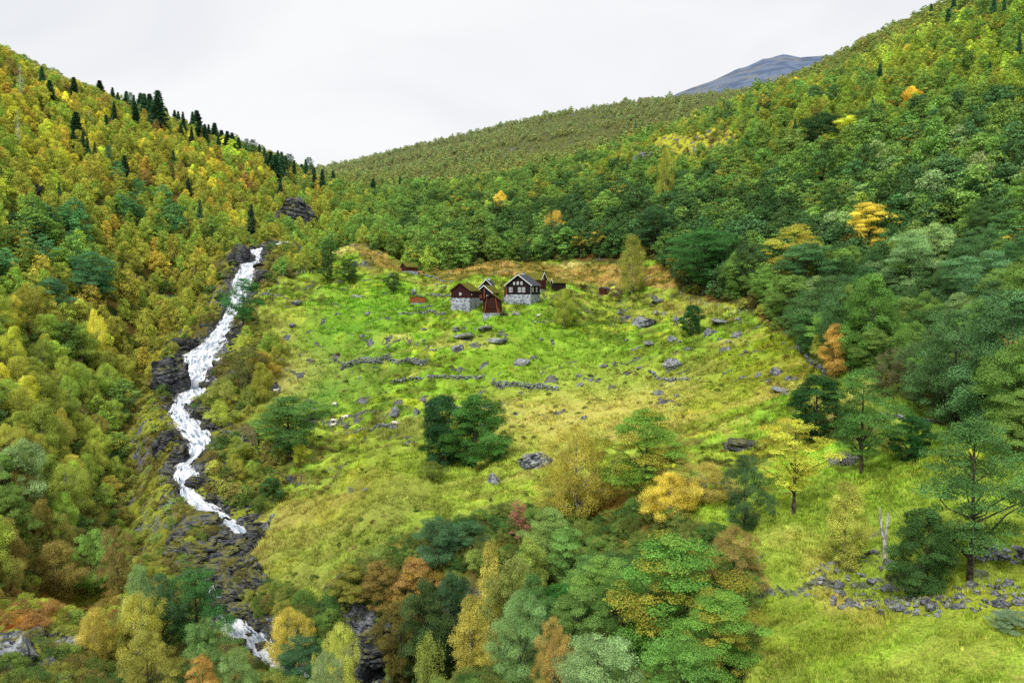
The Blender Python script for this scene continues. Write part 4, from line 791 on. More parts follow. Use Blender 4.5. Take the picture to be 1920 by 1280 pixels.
# the rest of the woods: point clouds that instance whole trees
PCOL = bpy.data.collections.new('tree_models'); PIDX = {}
def reg_proto(tagk, me):
    o = bpy.data.objects.new('m%03d' % len(PIDX), me); PCOL.objects.link(o); PIDX.setdefault(tagk, []).append(len(PCOL.objects)-1)
for libn, lib in (('M', MID), ('F', FARP)):
    for k in lib:
        for t in lib[k]: 
            reg_proto((libn, k), t[0]); PIDX.setdefault(('size', len(PCOL.objects)-1), (t[2], 2*t[3]))
for k in ('round','layer','birch','birchbig','dense','slim','spruce','bush'):
    for t in NEAR[k]: reg_proto(('N', k), t[0]); PIDX[('size', len(PCOL.objects)-1)] = (t[2], 2*t[3])
def gn_scatter(name, P, idx, scl, rot, colr, kind='stuff', label=None, cat=None):
    me = mesh_np(name, P, [np.zeros((0,3),int)] if False else np.zeros((0,3),int), attrs=None) if False else bpy.data.meshes.new(name)
    me.vertices.add(len(P)); me.vertices.foreach_set('co', np.ascontiguousarray(P, np.float32).ravel())
    for an, ty, arr in (('idx','INT',idx),('scl','FLOAT_VECTOR',scl),('rot','FLOAT_VECTOR',rot),('color','FLOAT_COLOR',colr)):
        a = me.attributes.new(an, ty, 'POINT'); a.data.foreach_set({'INT':'value','FLOAT_VECTOR':'vector','FLOAT_COLOR':'color'}[ty], np.ascontiguousarray(arr, np.int32 if ty=='INT' else np.float32).ravel())
    o = ob(name, me); tag(o, label, cat, None, kind)
    g = bpy.data.node_groups.new('scatter', 'GeometryNodeTree'); g.interface.new_socket('Geometry', in_out='INPUT', socket_type='NodeSocketGeometry'); g.interface.new_socket('Geometry', in_out='OUTPUT', socket_type='NodeSocketGeometry')
    nn = g.nodes; gi = nn.new('NodeGroupInput'); go = nn.new('NodeGroupOutput'); ci = nn.new('GeometryNodeCollectionInfo'); ci.inputs['Collection'].default_value = PCOL
    ci.inputs['Separate Children'].default_value = True; ci.inputs['Reset Children'].default_value = True
    ip = nn.new('GeometryNodeInstanceOnPoints'); ip.inputs['Pick Instance'].default_value = True
    def na_(an, ty): q = nn.new('GeometryNodeInputNamedAttribute'); q.data_type = ty; q.inputs['Name'].default_value = an; return q.outputs['Attribute']
    e2r = nn.new('FunctionNodeEulerToRotation')
    for a, b in ((gi.outputs[0], ip.inputs['Points']), (ci.outputs[0], ip.inputs['Instance']), (na_('idx','INT'), ip.inputs['Instance Index']), (na_('scl','FLOAT_VECTOR'), ip.inputs['Scale']),
                 (na_('rot','FLOAT_VECTOR'), e2r.inputs[0]), (e2r.outputs[0], ip.inputs['Rotation']), (ip.outputs[0], go.inputs[0])): g.links.new(a, b)
    md = o.modifiers.new('scatter', 'NODES'); md.node_group = g; return o
def scatter_trees(name, label, sel, kf):
    ii_ = np.nonzero(sel)[0]; idx=[]; scl=[]
    for i in ii_:
        lib = 'N' if pd[i] < 135 else 'M' if pd[i] < 520 else 'F'; k = kf(i, lib); j = random.choice(PIDX[(lib, k)]); H, Wd = PIDX[('size', j)]
        idx.append(j); scl.append((wid[i]/Wd, wid[i]/Wd, (hgt_[i]+.8)/H))
    rot = np.c_[np.zeros(len(ii_)), np.zeros(len(ii_)), RNG.uniform(0,6.28,len(ii_))]
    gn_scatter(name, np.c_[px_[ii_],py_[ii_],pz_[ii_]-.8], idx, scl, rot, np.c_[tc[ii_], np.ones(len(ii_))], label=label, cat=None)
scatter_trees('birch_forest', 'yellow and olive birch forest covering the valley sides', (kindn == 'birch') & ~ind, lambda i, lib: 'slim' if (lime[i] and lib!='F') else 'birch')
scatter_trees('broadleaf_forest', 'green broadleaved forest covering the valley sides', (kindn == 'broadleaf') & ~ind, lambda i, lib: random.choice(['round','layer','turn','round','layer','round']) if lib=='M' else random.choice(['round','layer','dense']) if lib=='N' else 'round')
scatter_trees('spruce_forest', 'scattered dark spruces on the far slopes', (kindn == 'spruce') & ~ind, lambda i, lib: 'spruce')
# undergrowth
m = 15000; ua = RNG.uniform(-.72,.72,m); ud = np.exp(RNG.uniform(math.log(50), math.log(420), m)); ux, uy = ud*np.sin(ua), ud*np.cos(ua)
um = inside(MEADOW, ux, uy); urd = np.full(m, 999.); uri = np.zeros(m, int); b_ = ud < 345; urd[b_], uri[b_] = river_near(ux[b_], uy[b_])
k_ = ~um & (urd > RSW[uri]*.5 + 1.0); ux, uy, ud = ux[k_], uy[k_], ud[k_]; uz = ground(ux, uy); m = len(ux)
uo = inside(OPENL, ux, uy); ubk = inside(BRACKEN, ux, uy)
bs = PIDX[('M','bush')]; H, Wd = PIDX[('size', bs[0])]; nb_ = PIDX[('N','bush')]
ws = RNG.uniform(1.0,2.6,m)*np.where(uo,.6,1)*(1+ud/400); cs = np.array([lin(c) for c in ((112,118,46),(82,100,40),(104,98,50),(132,134,44),(66,92,44),(112,104,50),(104,124,46))])
ci_ = RNG.integers(0,7,m); cc_ = cs[ci_]; uu_, vv_ = project(ux, uy, uz); lw2 = (uu_ > 540) & (uu_ < 1500) & (ud < 112); cc_[lw2] = np.array([lin(c) for c in ((84,114,44),(58,90,38),(108,124,48),(92,100,42))])[RNG.integers(0,4,lw2.sum())]; cc_[uo] = (cs[[3,0,6,2]])[RNG.integers(0,4,uo.sum())]*1.15; cc_[ubk] = np.array([lin((138,100,50)),lin((124,108,48)),lin((140,150,40))])[RNG.integers(0,3,ubk.sum())]
gn_scatter('undergrowth', np.c_[ux,uy,uz-.15], np.where(ud < 120, RNG.choice(nb_, m), RNG.choice(bs, m)), np.c_[ws/Wd, ws/Wd, ws*RNG.uniform(.45,.9,m)/H], np.c_[np.zeros((m,2)), RNG.uniform(0,6.28,m)], np.c_[cc_*np.exp(RNG.normal(0,.15,(m,1))), np.ones(m)], label='low bushes, ferns and saplings between the trees')
m = 4600; ua = RNG.uniform(-.6,.62,m); ud = np.exp(RNG.uniform(math.log(60), math.log(270), m)); ux, uy = ud*np.sin(ua), ud*np.cos(ua)
k_ = inside(MEADOW, ux, uy) & (fbm(ux/16, uy/16, 321, 3)+RNG.normal(0,.05,m) > np.where(ud < 125, .60, .51)); ux, uy, ud = ux[k_], uy[k_], ud[k_]; m = len(ux); ws = RNG.uniform(.5,1.5,m)*(.7+ud/400)
cs = np.array([lin(c) for c in ((80,100,36),(104,110,48),(70,90,34),(150,140,70),(118,96,50),(112,128,40))])[RNG.integers(0,6,m)]
gn_scatter('heath', np.c_[ux,uy,ground(ux,uy)-.2], RNG.choice(bs, m), np.c_[ws/Wd, ws/Wd, ws*RNG.uniform(.25,.5,m)/H], np.c_[np.zeros((m,2)), RNG.uniform(0,6.28,m)], np.c_[cs*.7, np.ones(m)], label='low tussocks and heath dotted over the meadow')
# grass tufts over the open ground
m = 270000; ga_ = RNG.uniform(-.66,.66,m); gd_ = np.exp(RNG.uniform(math.log(38), math.log(285), m)); gx, gy = gd_*np.sin(ga_), gd_*np.cos(ga_)
k_ = inside(MEADOW, gx, gy) | inside(OPENL, gx, gy); fi = np.interp(np.arctan2(gx,gy), AZ, np.arange(len(AZ))).astype(int); fj = np.interp(np.log(gd_), LD, np.arange(len(LD))).astype(int)
k_ &= (ROCK[fi,fj] < .5) & (fbm(gx/3.,gy/2.2,222,3) + RNG.normal(0,.09,m) > .47)
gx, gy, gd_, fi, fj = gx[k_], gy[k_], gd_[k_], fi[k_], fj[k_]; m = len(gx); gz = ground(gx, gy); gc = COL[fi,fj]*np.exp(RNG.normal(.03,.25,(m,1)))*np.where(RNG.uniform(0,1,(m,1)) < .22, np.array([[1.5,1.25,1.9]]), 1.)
B = 7; gs = (.09+.0028*gd_)*RNG.uniform(.6,1.3,m)
an = RNG.uniform(0,6.28,(m,B)); rr_ = RNG.uniform(.05,.8,(m,B))*gs[:,None]; bxp = gx[:,None]+rr_*np.cos(an); byp = gy[:,None]+rr_*np.sin(an); wv = gs[:,None]*.10*RNG.uniform(.7,1.4,(m,B)); hh = gs[:,None]*RNG.uniform(.6,1.25,(m,B)); lean = gs[:,None]*.75
pa = an + RNG.normal(0,.7,(m,B))
v0 = np.stack([bxp-wv*np.sin(pa), byp+wv*np.cos(pa), np.broadcast_to(gz[:,None]-.06,(m,B))],-1); v1 = np.stack([bxp+wv*np.sin(pa), byp-wv*np.cos(pa), np.broadcast_to(gz[:,None]-.06,(m,B))],-1)
v2 = np.stack([bxp+lean*np.cos(pa), byp+lean*np.sin(pa), gz[:,None]+hh],-1)
V = np.stack([v0,v1,v2],2).reshape(-1,3); nf = m*B
N = NT('grass_blades'); gca = N.n('ShaderNodeAttribute', attribute_name='gcol').outputs['Color']; d1 = N.n('ShaderNodeBsdfDiffuse', ins={'Color':gca}); d2 = N.n('ShaderNodeBsdfTranslucent', ins={'Color':gca}); M_GRASS = N.out(N.n('ShaderNodeMixShader', ins={0:.35,1:d1.outputs[0],2:d2.outputs[0]}).outputs[0])
gcf = np.repeat(np.c_[gc, np.ones(m)], B, axis=0)*np.r_[RNG.uniform(.8,1.2,nf)][:,None]
tag(ob('grass', mesh_np('grass', V, np.arange(nf*3).reshape(-1,3), [M_GRASS], attrs=[('gcol','FLOAT_COLOR','FACE',gcf)])), 'tufts of meadow grass, green to straw coloured', None, None, 'stuff')
# ---------------------------------------------------------------- rocks
def ico(sub):
    bm = bmesh.new(); bmesh.ops.create_icosphere(bm, subdivisions=sub, radius=1); bm.verts.ensure_lookup_table()
    V = np.array([v.co[:] for v in bm.verts]); Fc = np.array([[v.index for v in f.verts] for f in bm.faces]); bm.free(); return V, Fc
def rock_mesh(seed, sub=4, planes=14, rough=.10, layers=0., mat=None, name='rock', stretch=(1,1,1), boxy=0):
    r = np.random.default_rng(seed); V, Fc = ico(sub); V = V.copy()
    for _ in range(planes):
        nr = r.normal(0,1,3); nr /= np.linalg.norm(nr); dd = r.uniform(.52,.9); o = V@nr - dd; V -= np.where(o > 0, o, 0)[:,None]*nr
    off = r.uniform(0,50,3)
    nz_ = np.array([mnoise.fractal(Vector(v*1.8+off), 1., 2., 5) for v in V]); V *= (1+rough*nz_)[:,None]
    if boxy: V = np.sign(V)*np.abs(V)**boxy
    V *= np.array(stretch)
    if layers: 
        q = V[:,2]*layers + .5*nz_; st = (q-np.floor(q)); V[:,:2] *= (1 + .10*(sstep(.0,.25,st)-sstep(.75,1.,st)) - .05)[:,None]
    return mesh_np(name, V, Fc, [mat or M_ROCK])
ROCKS = [rock_mesh(500+k, 4, 10+k, .12) for k in range(7)]; WETS = [rock_mesh(520+k, 4, 12, .14, 5, M_WET) for k in range(6)]
FACES = [rock_mesh(540+k, 5, 9, .34, 5, M_ROCK, boxy=.8) for k in range(3)]; WFACES = [rock_mesh(550+k, 5, 9, .36, 6, M_WET, boxy=.75) for k in range(3)]
SMALL = [rock_mesh(560+k, 2, 8, .12, 0, M_STONE) for k in range(6)]
def put_rock(name, label, cat, p, w, d_, h, lib, group=None, rz=None, sink=.3, tilt=.12):
    o = ob(name, random.choice(lib), loc=(p[0], p[1], p[2] + h*(.5-sink))); o.scale = (w*.55, d_*.55, h*.62)
    o.rotation_euler = (random.gauss(0,tilt), random.gauss(0,tilt), random.uniform(-.7,.7) if rz is None else rz); return tag(o, label, cat, group)
MR = [(860,655,30,14),(855,620,16,10),(910,616,32,10),(874,629,45,8),(931,640,36,10),(977,680,34,9),(1015,638,10,7),(1206,608,46,22),(1163,588,14,8),(1085,706,12,8),(1108,714,12,9),(1087,722,18,7),
 (1133,687,20,10),(742,775,22,17),(782,775,14,17),(1095,785,14,10),(1231,588,12,7),(1244,590,10,9),(1270,600,18,10),(1352,606,36,9),(1332,626,28,14),(1382,629,24,11),(1262,638,24,12),(1275,642,12,6),
 (1349,637,8,7),(1366,642,16,5),(1176,638,12,6),(1220,645,32,8),(1265,688,42,20),(1252,699,10,8),(1422,705,13,11),(1456,700,24,15),(1480,713,17,11),(1491,713,10,9),(1440,716,10,9),(1462,732,32,10),
 (1471,740,12,10),(1270,743,14,7),(1234,565,24,7),(1365,656,18,7),(1340,671,16,6),(1329,705,20,8),(1236,738,24,9),(1330,755,14,6),(512,574,10,9),(555,570,20,10),(579,576,30,10),(574,553,22,16),
 (548,613,15,11),(587,601,14,8),(609,639,13,8),(670,557,28,6),(704,490,16,10),(697,477,42,6),(776,551,10,12),(872,524,24,16),(738,556,16,6),(515,672,18,10),(1672,930,11,8),(800,923,26,7),
 (925,905,26,24),(1645,917,24,9),(820,905,20,10),(686,918,12,5),(720,845,12,7),(1560,705,18,12),(456,838,36,30),(1475,745,26,12),(1150,584,16,8),(690,588,14,6),(760,607,30,6),(950,648,18,6),(1050,690,14,5),
 (1000,655,12,5),(1120,640,20,5),(1385,600,14,6),(1180,612,14,6),(905,655,14,5),(795,618,16,5),(1500,690,16,7),(1410,672,22,7),(1290,655,18,6),(1440,652,14,6),(640,700,16,6),(1200,690,16,6)]
zn = defaultdict(list); MR = [m for k, m in enumerate(MR) if k < 40 or k % 3 == 0]
for (u,v,w_,h_) in MR:
    p = hit(u, v); d = math.hypot(p[0], p[1]); 
    z_ = ('on the left part of the meadow' if u < 700 else 'below the farm' if u < 1060 and v < 700 else 'right of the farm' if v < 640 and u >= 1060 else 'on the right meadow hump' if v < 760 and u > 1060 else 'on the lower meadow')
    sh_ = 'long low' if w_ > 2.6*h_ else 'blocky' if w_ < 1.4*h_ else 'rounded'
    zn[(sh_, z_)].append((u, p, w_/F*d, h_/F*d))
for (sh_, z_), L_ in zn.items():
    L_.sort(key=lambda r: r[0])
    for j, (u, p, wm, hm) in enumerate(L_):
        lab = '%s grey boulder %s' % (sh_, z_) + ('' if len(L_) == 1 else ', %s' % ordi(j, len(L_)))
        put_rock('boulder', lab, 'boulder', p, wm*.95, wm*random.uniform(.7,1.2), hm*1.15, ROCKS, 'boulders lying in the meadow', sink=.42)
# banks of the waterfall
BK = []
for s_ in np.linspace(6, 870, 84):
    i = int(s_ + random.uniform(-4,4)); sd = random.choice((-1,1)); i = min(max(i,0),899)
    vx, vy = RS[i,0], RS[i,1]; hh_ = math.hypot(vx,vy); px1, py1 = vy/hh_, -vx/hh_
    sz = random.uniform(.7,2.4)*(1.2 if i < 400 else .9); off = RSW[i]*.5 + sz*random.uniform(.15,.6) + random.uniform(0,1.2)
    x, y = vx + px1*sd*off, vy + py1*sd*off; BK.append((i, sd, x, y, float(ground(x,y)), sz))
cnt = defaultdict(list)
for b in BK: cnt[(('upper' if b[0] < 300 else 'middle' if b[0] < 600 else 'lower'), 'right' if b[1] > 0 else 'left')].append(b)
for (zz, sd), L_ in cnt.items():
    L_.sort()
    for j, b in enumerate(L_):
        lab = 'dark wet rock on the %s bank of the %s fall, %s' % (sd, zz, ordi(j, len(L_)).replace('from left','from top').replace('from right','from bottom').replace('leftmost','topmost').replace('rightmost','lowest'))
        put_rock('river_rock', lab, 'rock', (b[2],b[3],b[4]), b[5]*1.5, b[5], b[5]*random.uniform(.5,.9), WETS, 'dark rocks on the waterfall banks')
# slabs below the fall, rocks in mid stream
SL = [(372,985,70,22),(350,1010,60,22),(400,1005,70,22),(430,1022,60,20),(365,1035,84,24),(410,1050,70,24),(350,1065,50,22),(440,1062,50,20),(392,1078,70,20),(430,1095,50,26),(455,1110,60,30),(480,1100,50,34),(350,1095,44,24),(455,1150,50,22),(420,1140,40,22),(448,1212,26,16),(466,1196,20,12),(490,1216,24,14),(455,1180,18,10),(478,1182,18,10),(462,1228,22,12),(470,1246,40,16),(400,935,26,12),(402,800,40,24),(382,783,40,22),(335,858,30,26),(378,905,46,14),(382,728,16,14),(345,650,50,20)]
for j, (u,v,w_,h_) in enumerate(sorted(SL)):
    p = hit(u, v); d = math.hypot(p[0],p[1])
    put_rock('rock_slab', 'layered black wet slab in the stream bed, %s' % ordi(j, len(SL)), 'rock slab', p, w_/F*d, w_/F*d*.9, h_/F*d*1.2, WFACES, 'wet slabs in the stream bed', rz=random.gauss(.2,.2), sink=.45)
FC = [(1008,873,52,38,0,'dark grey cliff face with a grassy top in the lower meadow'),(1392,842,66,22,1,'dark wet cliff ledge with a hollow right of the olive gold birch'),(552,430,72,62,1,'black wet cliff beside the source of the waterfall'),
 (690,1250,110,84,1,'dark overgrown cliff in the gully at the bottom'),(322,728,60,60,1,'black rock wall left of the waterfall bend'),(452,492,44,34,1,'dark rock left of the upper waterfall'),(494,528,26,26,1,'dark rock right of the upper waterfall'),
 (1218,312,46,34,0,'pale grey crag with mossy top on the wooded slope'),(1352,300,40,20,0,'flat mossy crag right of the pale crag'),(310,838,40,34,1,'mossy black bank rock left of the lower pool'),(460,1090,60,50,1,'dark undercut rock below the grass slope'),
 (100,292,24,12,1,'small dark cliff among birches on the left slope'),(222,282,14,16,1,'narrow dark cliff on the left slope'),(60,358,30,16,1,'dark crevice rock at the left edge of the slope'),(330,610,56,26,0,'mossy grey outcrop on the left bank by the bend')]
for (u,v,w_,h_,wet,lab) in FC:
    p = hit(u, v); d = math.hypot(p[0],p[1]); put_rock('rock_face', lab, 'cliff', p, w_/F*d, w_/F*d*.6, h_/F*d*1.15, WFACES if wet else FACES, None, rz=-math.atan2(p[0],p[1])+random.gauss(0,.25), sink=.42, tilt=.22)
# boulder field bottom left, rubble on the right
BL = [(24,1240,74,46),(90,1262,52,34),(118,1218,44,28),(150,1232,56,40),(78,1215,40,22),(122,1252,40,26),(55,1278,50,30),(140,1268,40,30),(20,1205,50,24),(66,1196,34,18),(160,1206,36,20),(100,1200,30,14),(10,1272,44,24),(170,1250,36,24),(105,1280,40,24),(45,1222,34,20),(134,1200,22,12),(88,1240,28,16),(178,1222,26,16),(30,1190,24,12)]
for j, (u,v,w_,h_) in enumerate(sorted(BL)):
    p = hit(u, v); d = math.hypot(p[0],p[1]); put_rock('boulder', 'mossy grey boulder in the bottom left corner, %s' % ordi(j, len(BL)), 'boulder', p, w_/F*d, w_/F*d*.8, h_/F*d*1.2, random.choice((ROCKS, WETS)), 'boulders in the bottom left corner', sink=.3)
RB = wpoly([(1495,1095),(1560,1060),(1640,1045),(1720,1075),(1800,1085),(1860,1075),(1925,1100),(1925,1165),(1800,1150),(1700,1140),(1600,1130),(1530,1115)])
x0, y0 = RB.min(0); x1, y1 = RB.max(0); qq = []
while len(qq) < 420:
    x, y = random.uniform(x0,x1), random.uniform(y0,y1)
    if inside(RB, np.array([x]), np.array([y]))[0]: qq.append((x,y))
big = []
for x, y in qq[:48]: big.append((math.atan2(x,y), x, y, random.uniform(.3,.75)))
big.sort()
for j, (_, x, y, s_) in enumerate(big):
    put_rock('rubble_stone', 'blue grey stone in the mossy rubble heap, %s' % ordi(j, 48), 'stone', (x,y,float(ground(x,y))), s_*1.2, s_, s_*.8, ROCKS, 'larger stones of the rubble heap', sink=.3, tilt=.4)
def stones(name, P, sizes, lib, mat, parent=None, flatz=.75):
    V=[]; Fs=[]; o=0
    for (p, s_) in zip(P, sizes):
        me = random.choice(lib); 
        if me.name not in CV: 
            a = np.empty(len(me.vertices)*3); me.vertices.foreach_get('co', a); b = np.empty(len(me.loops), int); me.loops.foreach_get('vertex_index', b); CV[me.name] = (a.reshape(-1,3), b.reshape(-1,3))
        v, f = CV[me.name]; an = random.uniform(0,6.28); c_, s1_ = math.cos(an), math.sin(an); R_ = np.array(((c_,-s1_,0),(s1_,c_,0),(0,0,1)))
        V.append((v*np.array((s_*.62*random.uniform(.8,1.3), s_*.5, s_*.5*flatz)))@R_.T + np.asarray(p)); Fs.append(f+o); o += len(v)
    return ob(name, mesh_np(name, np.concatenate(V), np.concatenate(Fs), [mat]), parent)
CV = {}
P = [(x,y,float(ground(x,y))+.05) for x,y in qq[48:]]; tag(stones('rubble', P, [random.uniform(.12,.5) for _ in P], SMALL, M_ROCK), 'small mossy stones of the rubble heap', None, None, 'stuff')
# scree of small stones around the stream and boulder field
P=[]; S_=[]
for _ in range(1800):
    i = random.randrange(20, 880); vx, vy = RS[i,0], RS[i,1]; hh_ = math.hypot(vx,vy); off = random.choice((-1,1))*(RSW[i]*.5 + abs(random.gauss(0,1.4))); x, y = vx+vy/hh_*off, vy-vx/hh_*off
    P.append((x,y,float(ground(x,y))+.03)); S_.append(random.uniform(.2,.8))
BF = wpoly([(-40,1190),(60,1180),(185,1190),(185,1280),(120,1330),(-60,1330)]); x0, y0 = BF.min(0); x1, y1 = BF.max(0)
for _ in range(2200):
    x, y = random.uniform(x0,x1), random.uniform(y0,y1)
    if inside(BF, np.array([x]), np.array([y]))[0]: P.append((x,y,float(ground(x,y))+.03)); S_.append(random.uniform(.15,.7))
tag(stones('scree', P, S_, SMALL, M_WET), 'small loose stones along the stream bed', None, None, 'stuff')
# dry stone walls
WL = [('dark dry stone wall left of centre in the meadow, tallest of the terraces',[(640,694),(668,684),(700,680),(732,676),(765,680),(802,684)],1.5),('long low mossy terrace wall in the middle of the meadow',[(735,718),(780,712),(840,710),(908,708)],.9),
 ('terrace wall with pale top right of the long mossy one',[(922,719),(950,724),(985,726),(1046,732)],1.2),('low terrace wall below the grazing sheep',[(650,815),(690,808),(742,803)],.8),('stone wall between the low red shed and the barn',[(798,556),(820,556),(843,556)],1.),
 ('bent low stone wall on the right meadow hump',[(1217,694),(1230,709),(1262,712),(1292,713)],.7),('stone wall running down the right meadow edge by the orange birch',[(1492,655),(1512,672),(1530,688),(1552,706)],.9),('thick dry stone wall at the right edge behind the airy tree',[(1835,1052),(1870,1050),(1930,1058)],1.3),
 ('low stone wall left of the round grey green tree',[(1650,780),(1690,788),(1730,792),(1765,796)],.7),('faint stone wall right of the turf roofed hut',[(792,517),(820,524),(850,528)],.7),('stone terrace right under the farm track',[(745,590),(790,586),(835,588)],.8)]
for lab, px, hgt in WL:
    P=[]; S_=[]; W3 = [hit(u,v) for u,v in px]
    for a, b in zip(W3[:-1], W3[1:]):
        L_ = math.hypot(*(b-a)[:2]); nst = max(3, int(L_/.42))
        for c_ in range(max(2, int(hgt/.3))):
            for k in range(nst):
                t = (k+random.random())/nst; q = a*(1-t)+b*t; x, y = q[0]+random.gauss(0,.10), q[1]+random.gauss(0,.14)
                if random.random() < .06*c_: continue
                P.append((x,y,float(ground(x,y))+.1+c_*.29+random.gauss(0,.04))); S_.append(random.uniform(.38,.72))
    tag(stones('stone_wall', P, S_, SMALL, M_STONE), lab, 'stone wall')

# ---------------------------------------------------------------- farm buildings
def plank_mat(name, a, b, sc=6., vertical=True):
    N = NT(name); v = N.coord('Object'); w_ = N.n('ShaderNodeTexWave', wave_type='BANDS', bands_direction='X' if vertical else 'Z', ins={'Scale':sc*.25,'Distortion':.4,'Detail':2.}); 
    vv = N.n('ShaderNodeVectorMath', operation='ADD'); N.t.links.new(v, vv.inputs[0])
    sw = N.n('ShaderNodeSeparateXYZ', ins={0:v}); cb = N.n('ShaderNodeCombineXYZ', ins={0:N.math('ADD', sw.outputs[0], sw.outputs[1]),1:0.,2:sw.outputs[2]}); N.t.links.new(cb.outputs[0], w_.inputs['Vector'])
    f = N.noise(2.2, 5, .7, N.coord('Object', (4,4,.6) if vertical else (.8,.8,5)))
    c = N.mix(N.ramp(f,.35,.65), tuple(L3(*a)), tuple(L3(*b))); c = N.mix(N.ramp(w_.outputs['Fac'], .12, .0, 0, .8), c, tuple(L3(*a)*.3))
    return N.out(N.bsdf(c, .8, .2, N.bump(w_.outputs['Fac'], .5, .05)))
M_BLACK = plank_mat('tarred_boards', (22,18,20), (44,34,34)); M_OXBLOOD = plank_mat('oxblood_boards', (44,20,24), (70,32,34)); M_RED = plank_mat('red_boards', (70,34,28), (100,52,40)); M_BROWN = plank_mat('brown_boards', (44,24,22), (72,38,32), 6, False)
M_ORANGE = plank_mat('orange_brown_boards', (128,66,36), (176,104,62))
def plain(name, c, rough=.6, spec=.3, var=.15):
    N = NT(name); f = N.noise(4,4,.6,N.coord('Object')); k = L3(*c); return N.out(N.bsdf(N.mix(f, tuple(k*(1-var)), tuple(np.minimum(k*(1+var),1))), rough, spec))
M_WHITE = plain('white_paint', (226,228,230)); M_TRIM = plain('orange_trim', (160,84,44)); M_GLASS = plain('window_glass', (60,72,86), .12, .6); M_SLATE = plain('slate_roof', (70,74,80), .7, .2, .35); M_METAL = plain('zinc_pipe', (150,158,166), .4, .5); M_CURT = plain('curtain', (200,206,212),.9,.1)
N = NT('masonry'); v = N.coord('Object', (1,1,1.7)); vo = N.n('ShaderNodeTexVoronoi', feature='F1', ins={'Scale':2.6}); N.t.links.new(v, vo.inputs['Vector']); ve = N.n('ShaderNodeTexVoronoi', feature='DISTANCE_TO_EDGE', ins={'Scale':2.6}); N.t.links.new(v, ve.inputs['Vector'])
sp = N.n('ShaderNodeSeparateColor'); N.t.links.new(vo.outputs['Color'], sp.inputs[0]); c = N.mix(sp.outputs[0], tuple(L3(96,106,124)), tuple(L3(214,220,228))); c = N.mix(N.ramp(ve.outputs[0], .07, .0), c, tuple(L3(38,40,46)))
M_MASON = N.out(N.bsdf(c, .9, .15, N.bump(ve.outputs[0], .9, .12)))
N = NT('turf_roof'); v = N.coord('Object'); f = N.noise(3,5,.7,v); g = N.noise(11,3,.8,v); c = N.mix(N.ramp(f,.38,.6), tuple(L3(66,66,34)), tuple(L3(124,126,44))); c = N.mix(N.ramp(g,.5,.66), c, tuple(L3(120,100,56))); M_TURF = N.out(N.bsdf(c, .95, .05, N.bump(g, 1., .15)))
def bx(bm, x0,x1,y0,y1,z0,z1):
    vs = [bm.verts.new(p) for p in ((x0,y0,z0),(x1,y0,z0),(x1,y1,z0),(x0,y1,z0),(x0,y0,z1),(x1,y0,z1),(x1,y1,z1),(x0,y1,z1))]
    for f in ((0,3,2,1),(4,5,6,7),(0,1,5,4),(1,2,6,5),(2,3,7,6),(3,0,4,7)): bm.faces.new([vs[i] for i in f])
def prism(bm, prof, y0, y1):
    a = [bm.verts.new((x,y0,z)) for x,z in prof]; b = [bm.verts.new((x,y1,z)) for x,z in prof]; n = len(prof)
    bm.faces.new(a); bm.faces.new(b[::-1])
    for i in range(n): bm.faces.new((a[(i+1)%n], a[i], b[i], b[(i+1)%n]))
def fin(name, bm, mat, parent, bev=0.):
    bmesh.ops.recalc_face_normals(bm, faces=bm.faces)
    if bev: bmesh.ops.bevel(bm, geom=bm.edges[:], offset=bev, segments=1, affect='EDGES')
    me = bpy.data.meshes.new(name); bm.to_mesh(me); bm.free(); me.materials.append(mat); return ob(name, me, parent)
def beam(bm, p, q, w_):
    p = Vector(p); q = Vector(q); t = (q-p).normalized(); a = t.cross(Vector((.2,1,.1))).normalized()*w_*.5; b = t.cross(a).normalized()*w_*.5
    vs = [bm.verts.new(c) for c in (p+a+b,p+a-b,p-a-b,p-a+b,q+a+b,q+a-b,q-a-b,q-a+b)]
    for f in ((0,1,2,3),(7,6,5,4),(0,4,5,1),(1,5,6,2),(2,6,7,3),(3,7,4,0)): bm.faces.new([vs[i] for i in f])
def window(root, x, z, w_, h_, face='front', Wd=0, y=0, nx=2, ny=3, frame=M_WHITE):
    """face front: in the plane y=0; side: in the plane x=Wd"""
    def mk(bm, a0,a1,b0,b1,d0,d1):
        if face == 'front': bx(bm, a0,a1,-d1,-d0,b0,b1)
        else: bx(bm, Wd+d0,Wd+d1,a0,a1,b0,b1)
    a, b = (x-w_/2, z), (x+w_/2, z+h_); t = .09
    bm = bmesh.new(); mk(bm, a[0],b[0],z,z+t,.02,.10); mk(bm, a[0],b[0],z+h_-t,z+h_,.02,.10); mk(bm, a[0],a[0]+t,z+t,z+h_-t,.02,.10); mk(bm, b[0]-t,b[0],z+t,z+h_-t,.02,.10)
    for k in range(1,nx): xx = a[0]+w_*k/nx; mk(bm, xx-.045,xx+.045,z+t,z+h_-t,.02,.08)
    for k in range(1,ny): zz = z+h_*k/ny; mk(bm, a[0]+t,b[0]-t,zz-.02,zz+.02,.02,.07)
    f = fin('window', bm, frame, root)
    bm = bmesh.new(); mk(bm, a[0]+t,b[0]-t,z+t,z+h_-t,.005,.03); fin('pane', bm, M_GLASS, f)
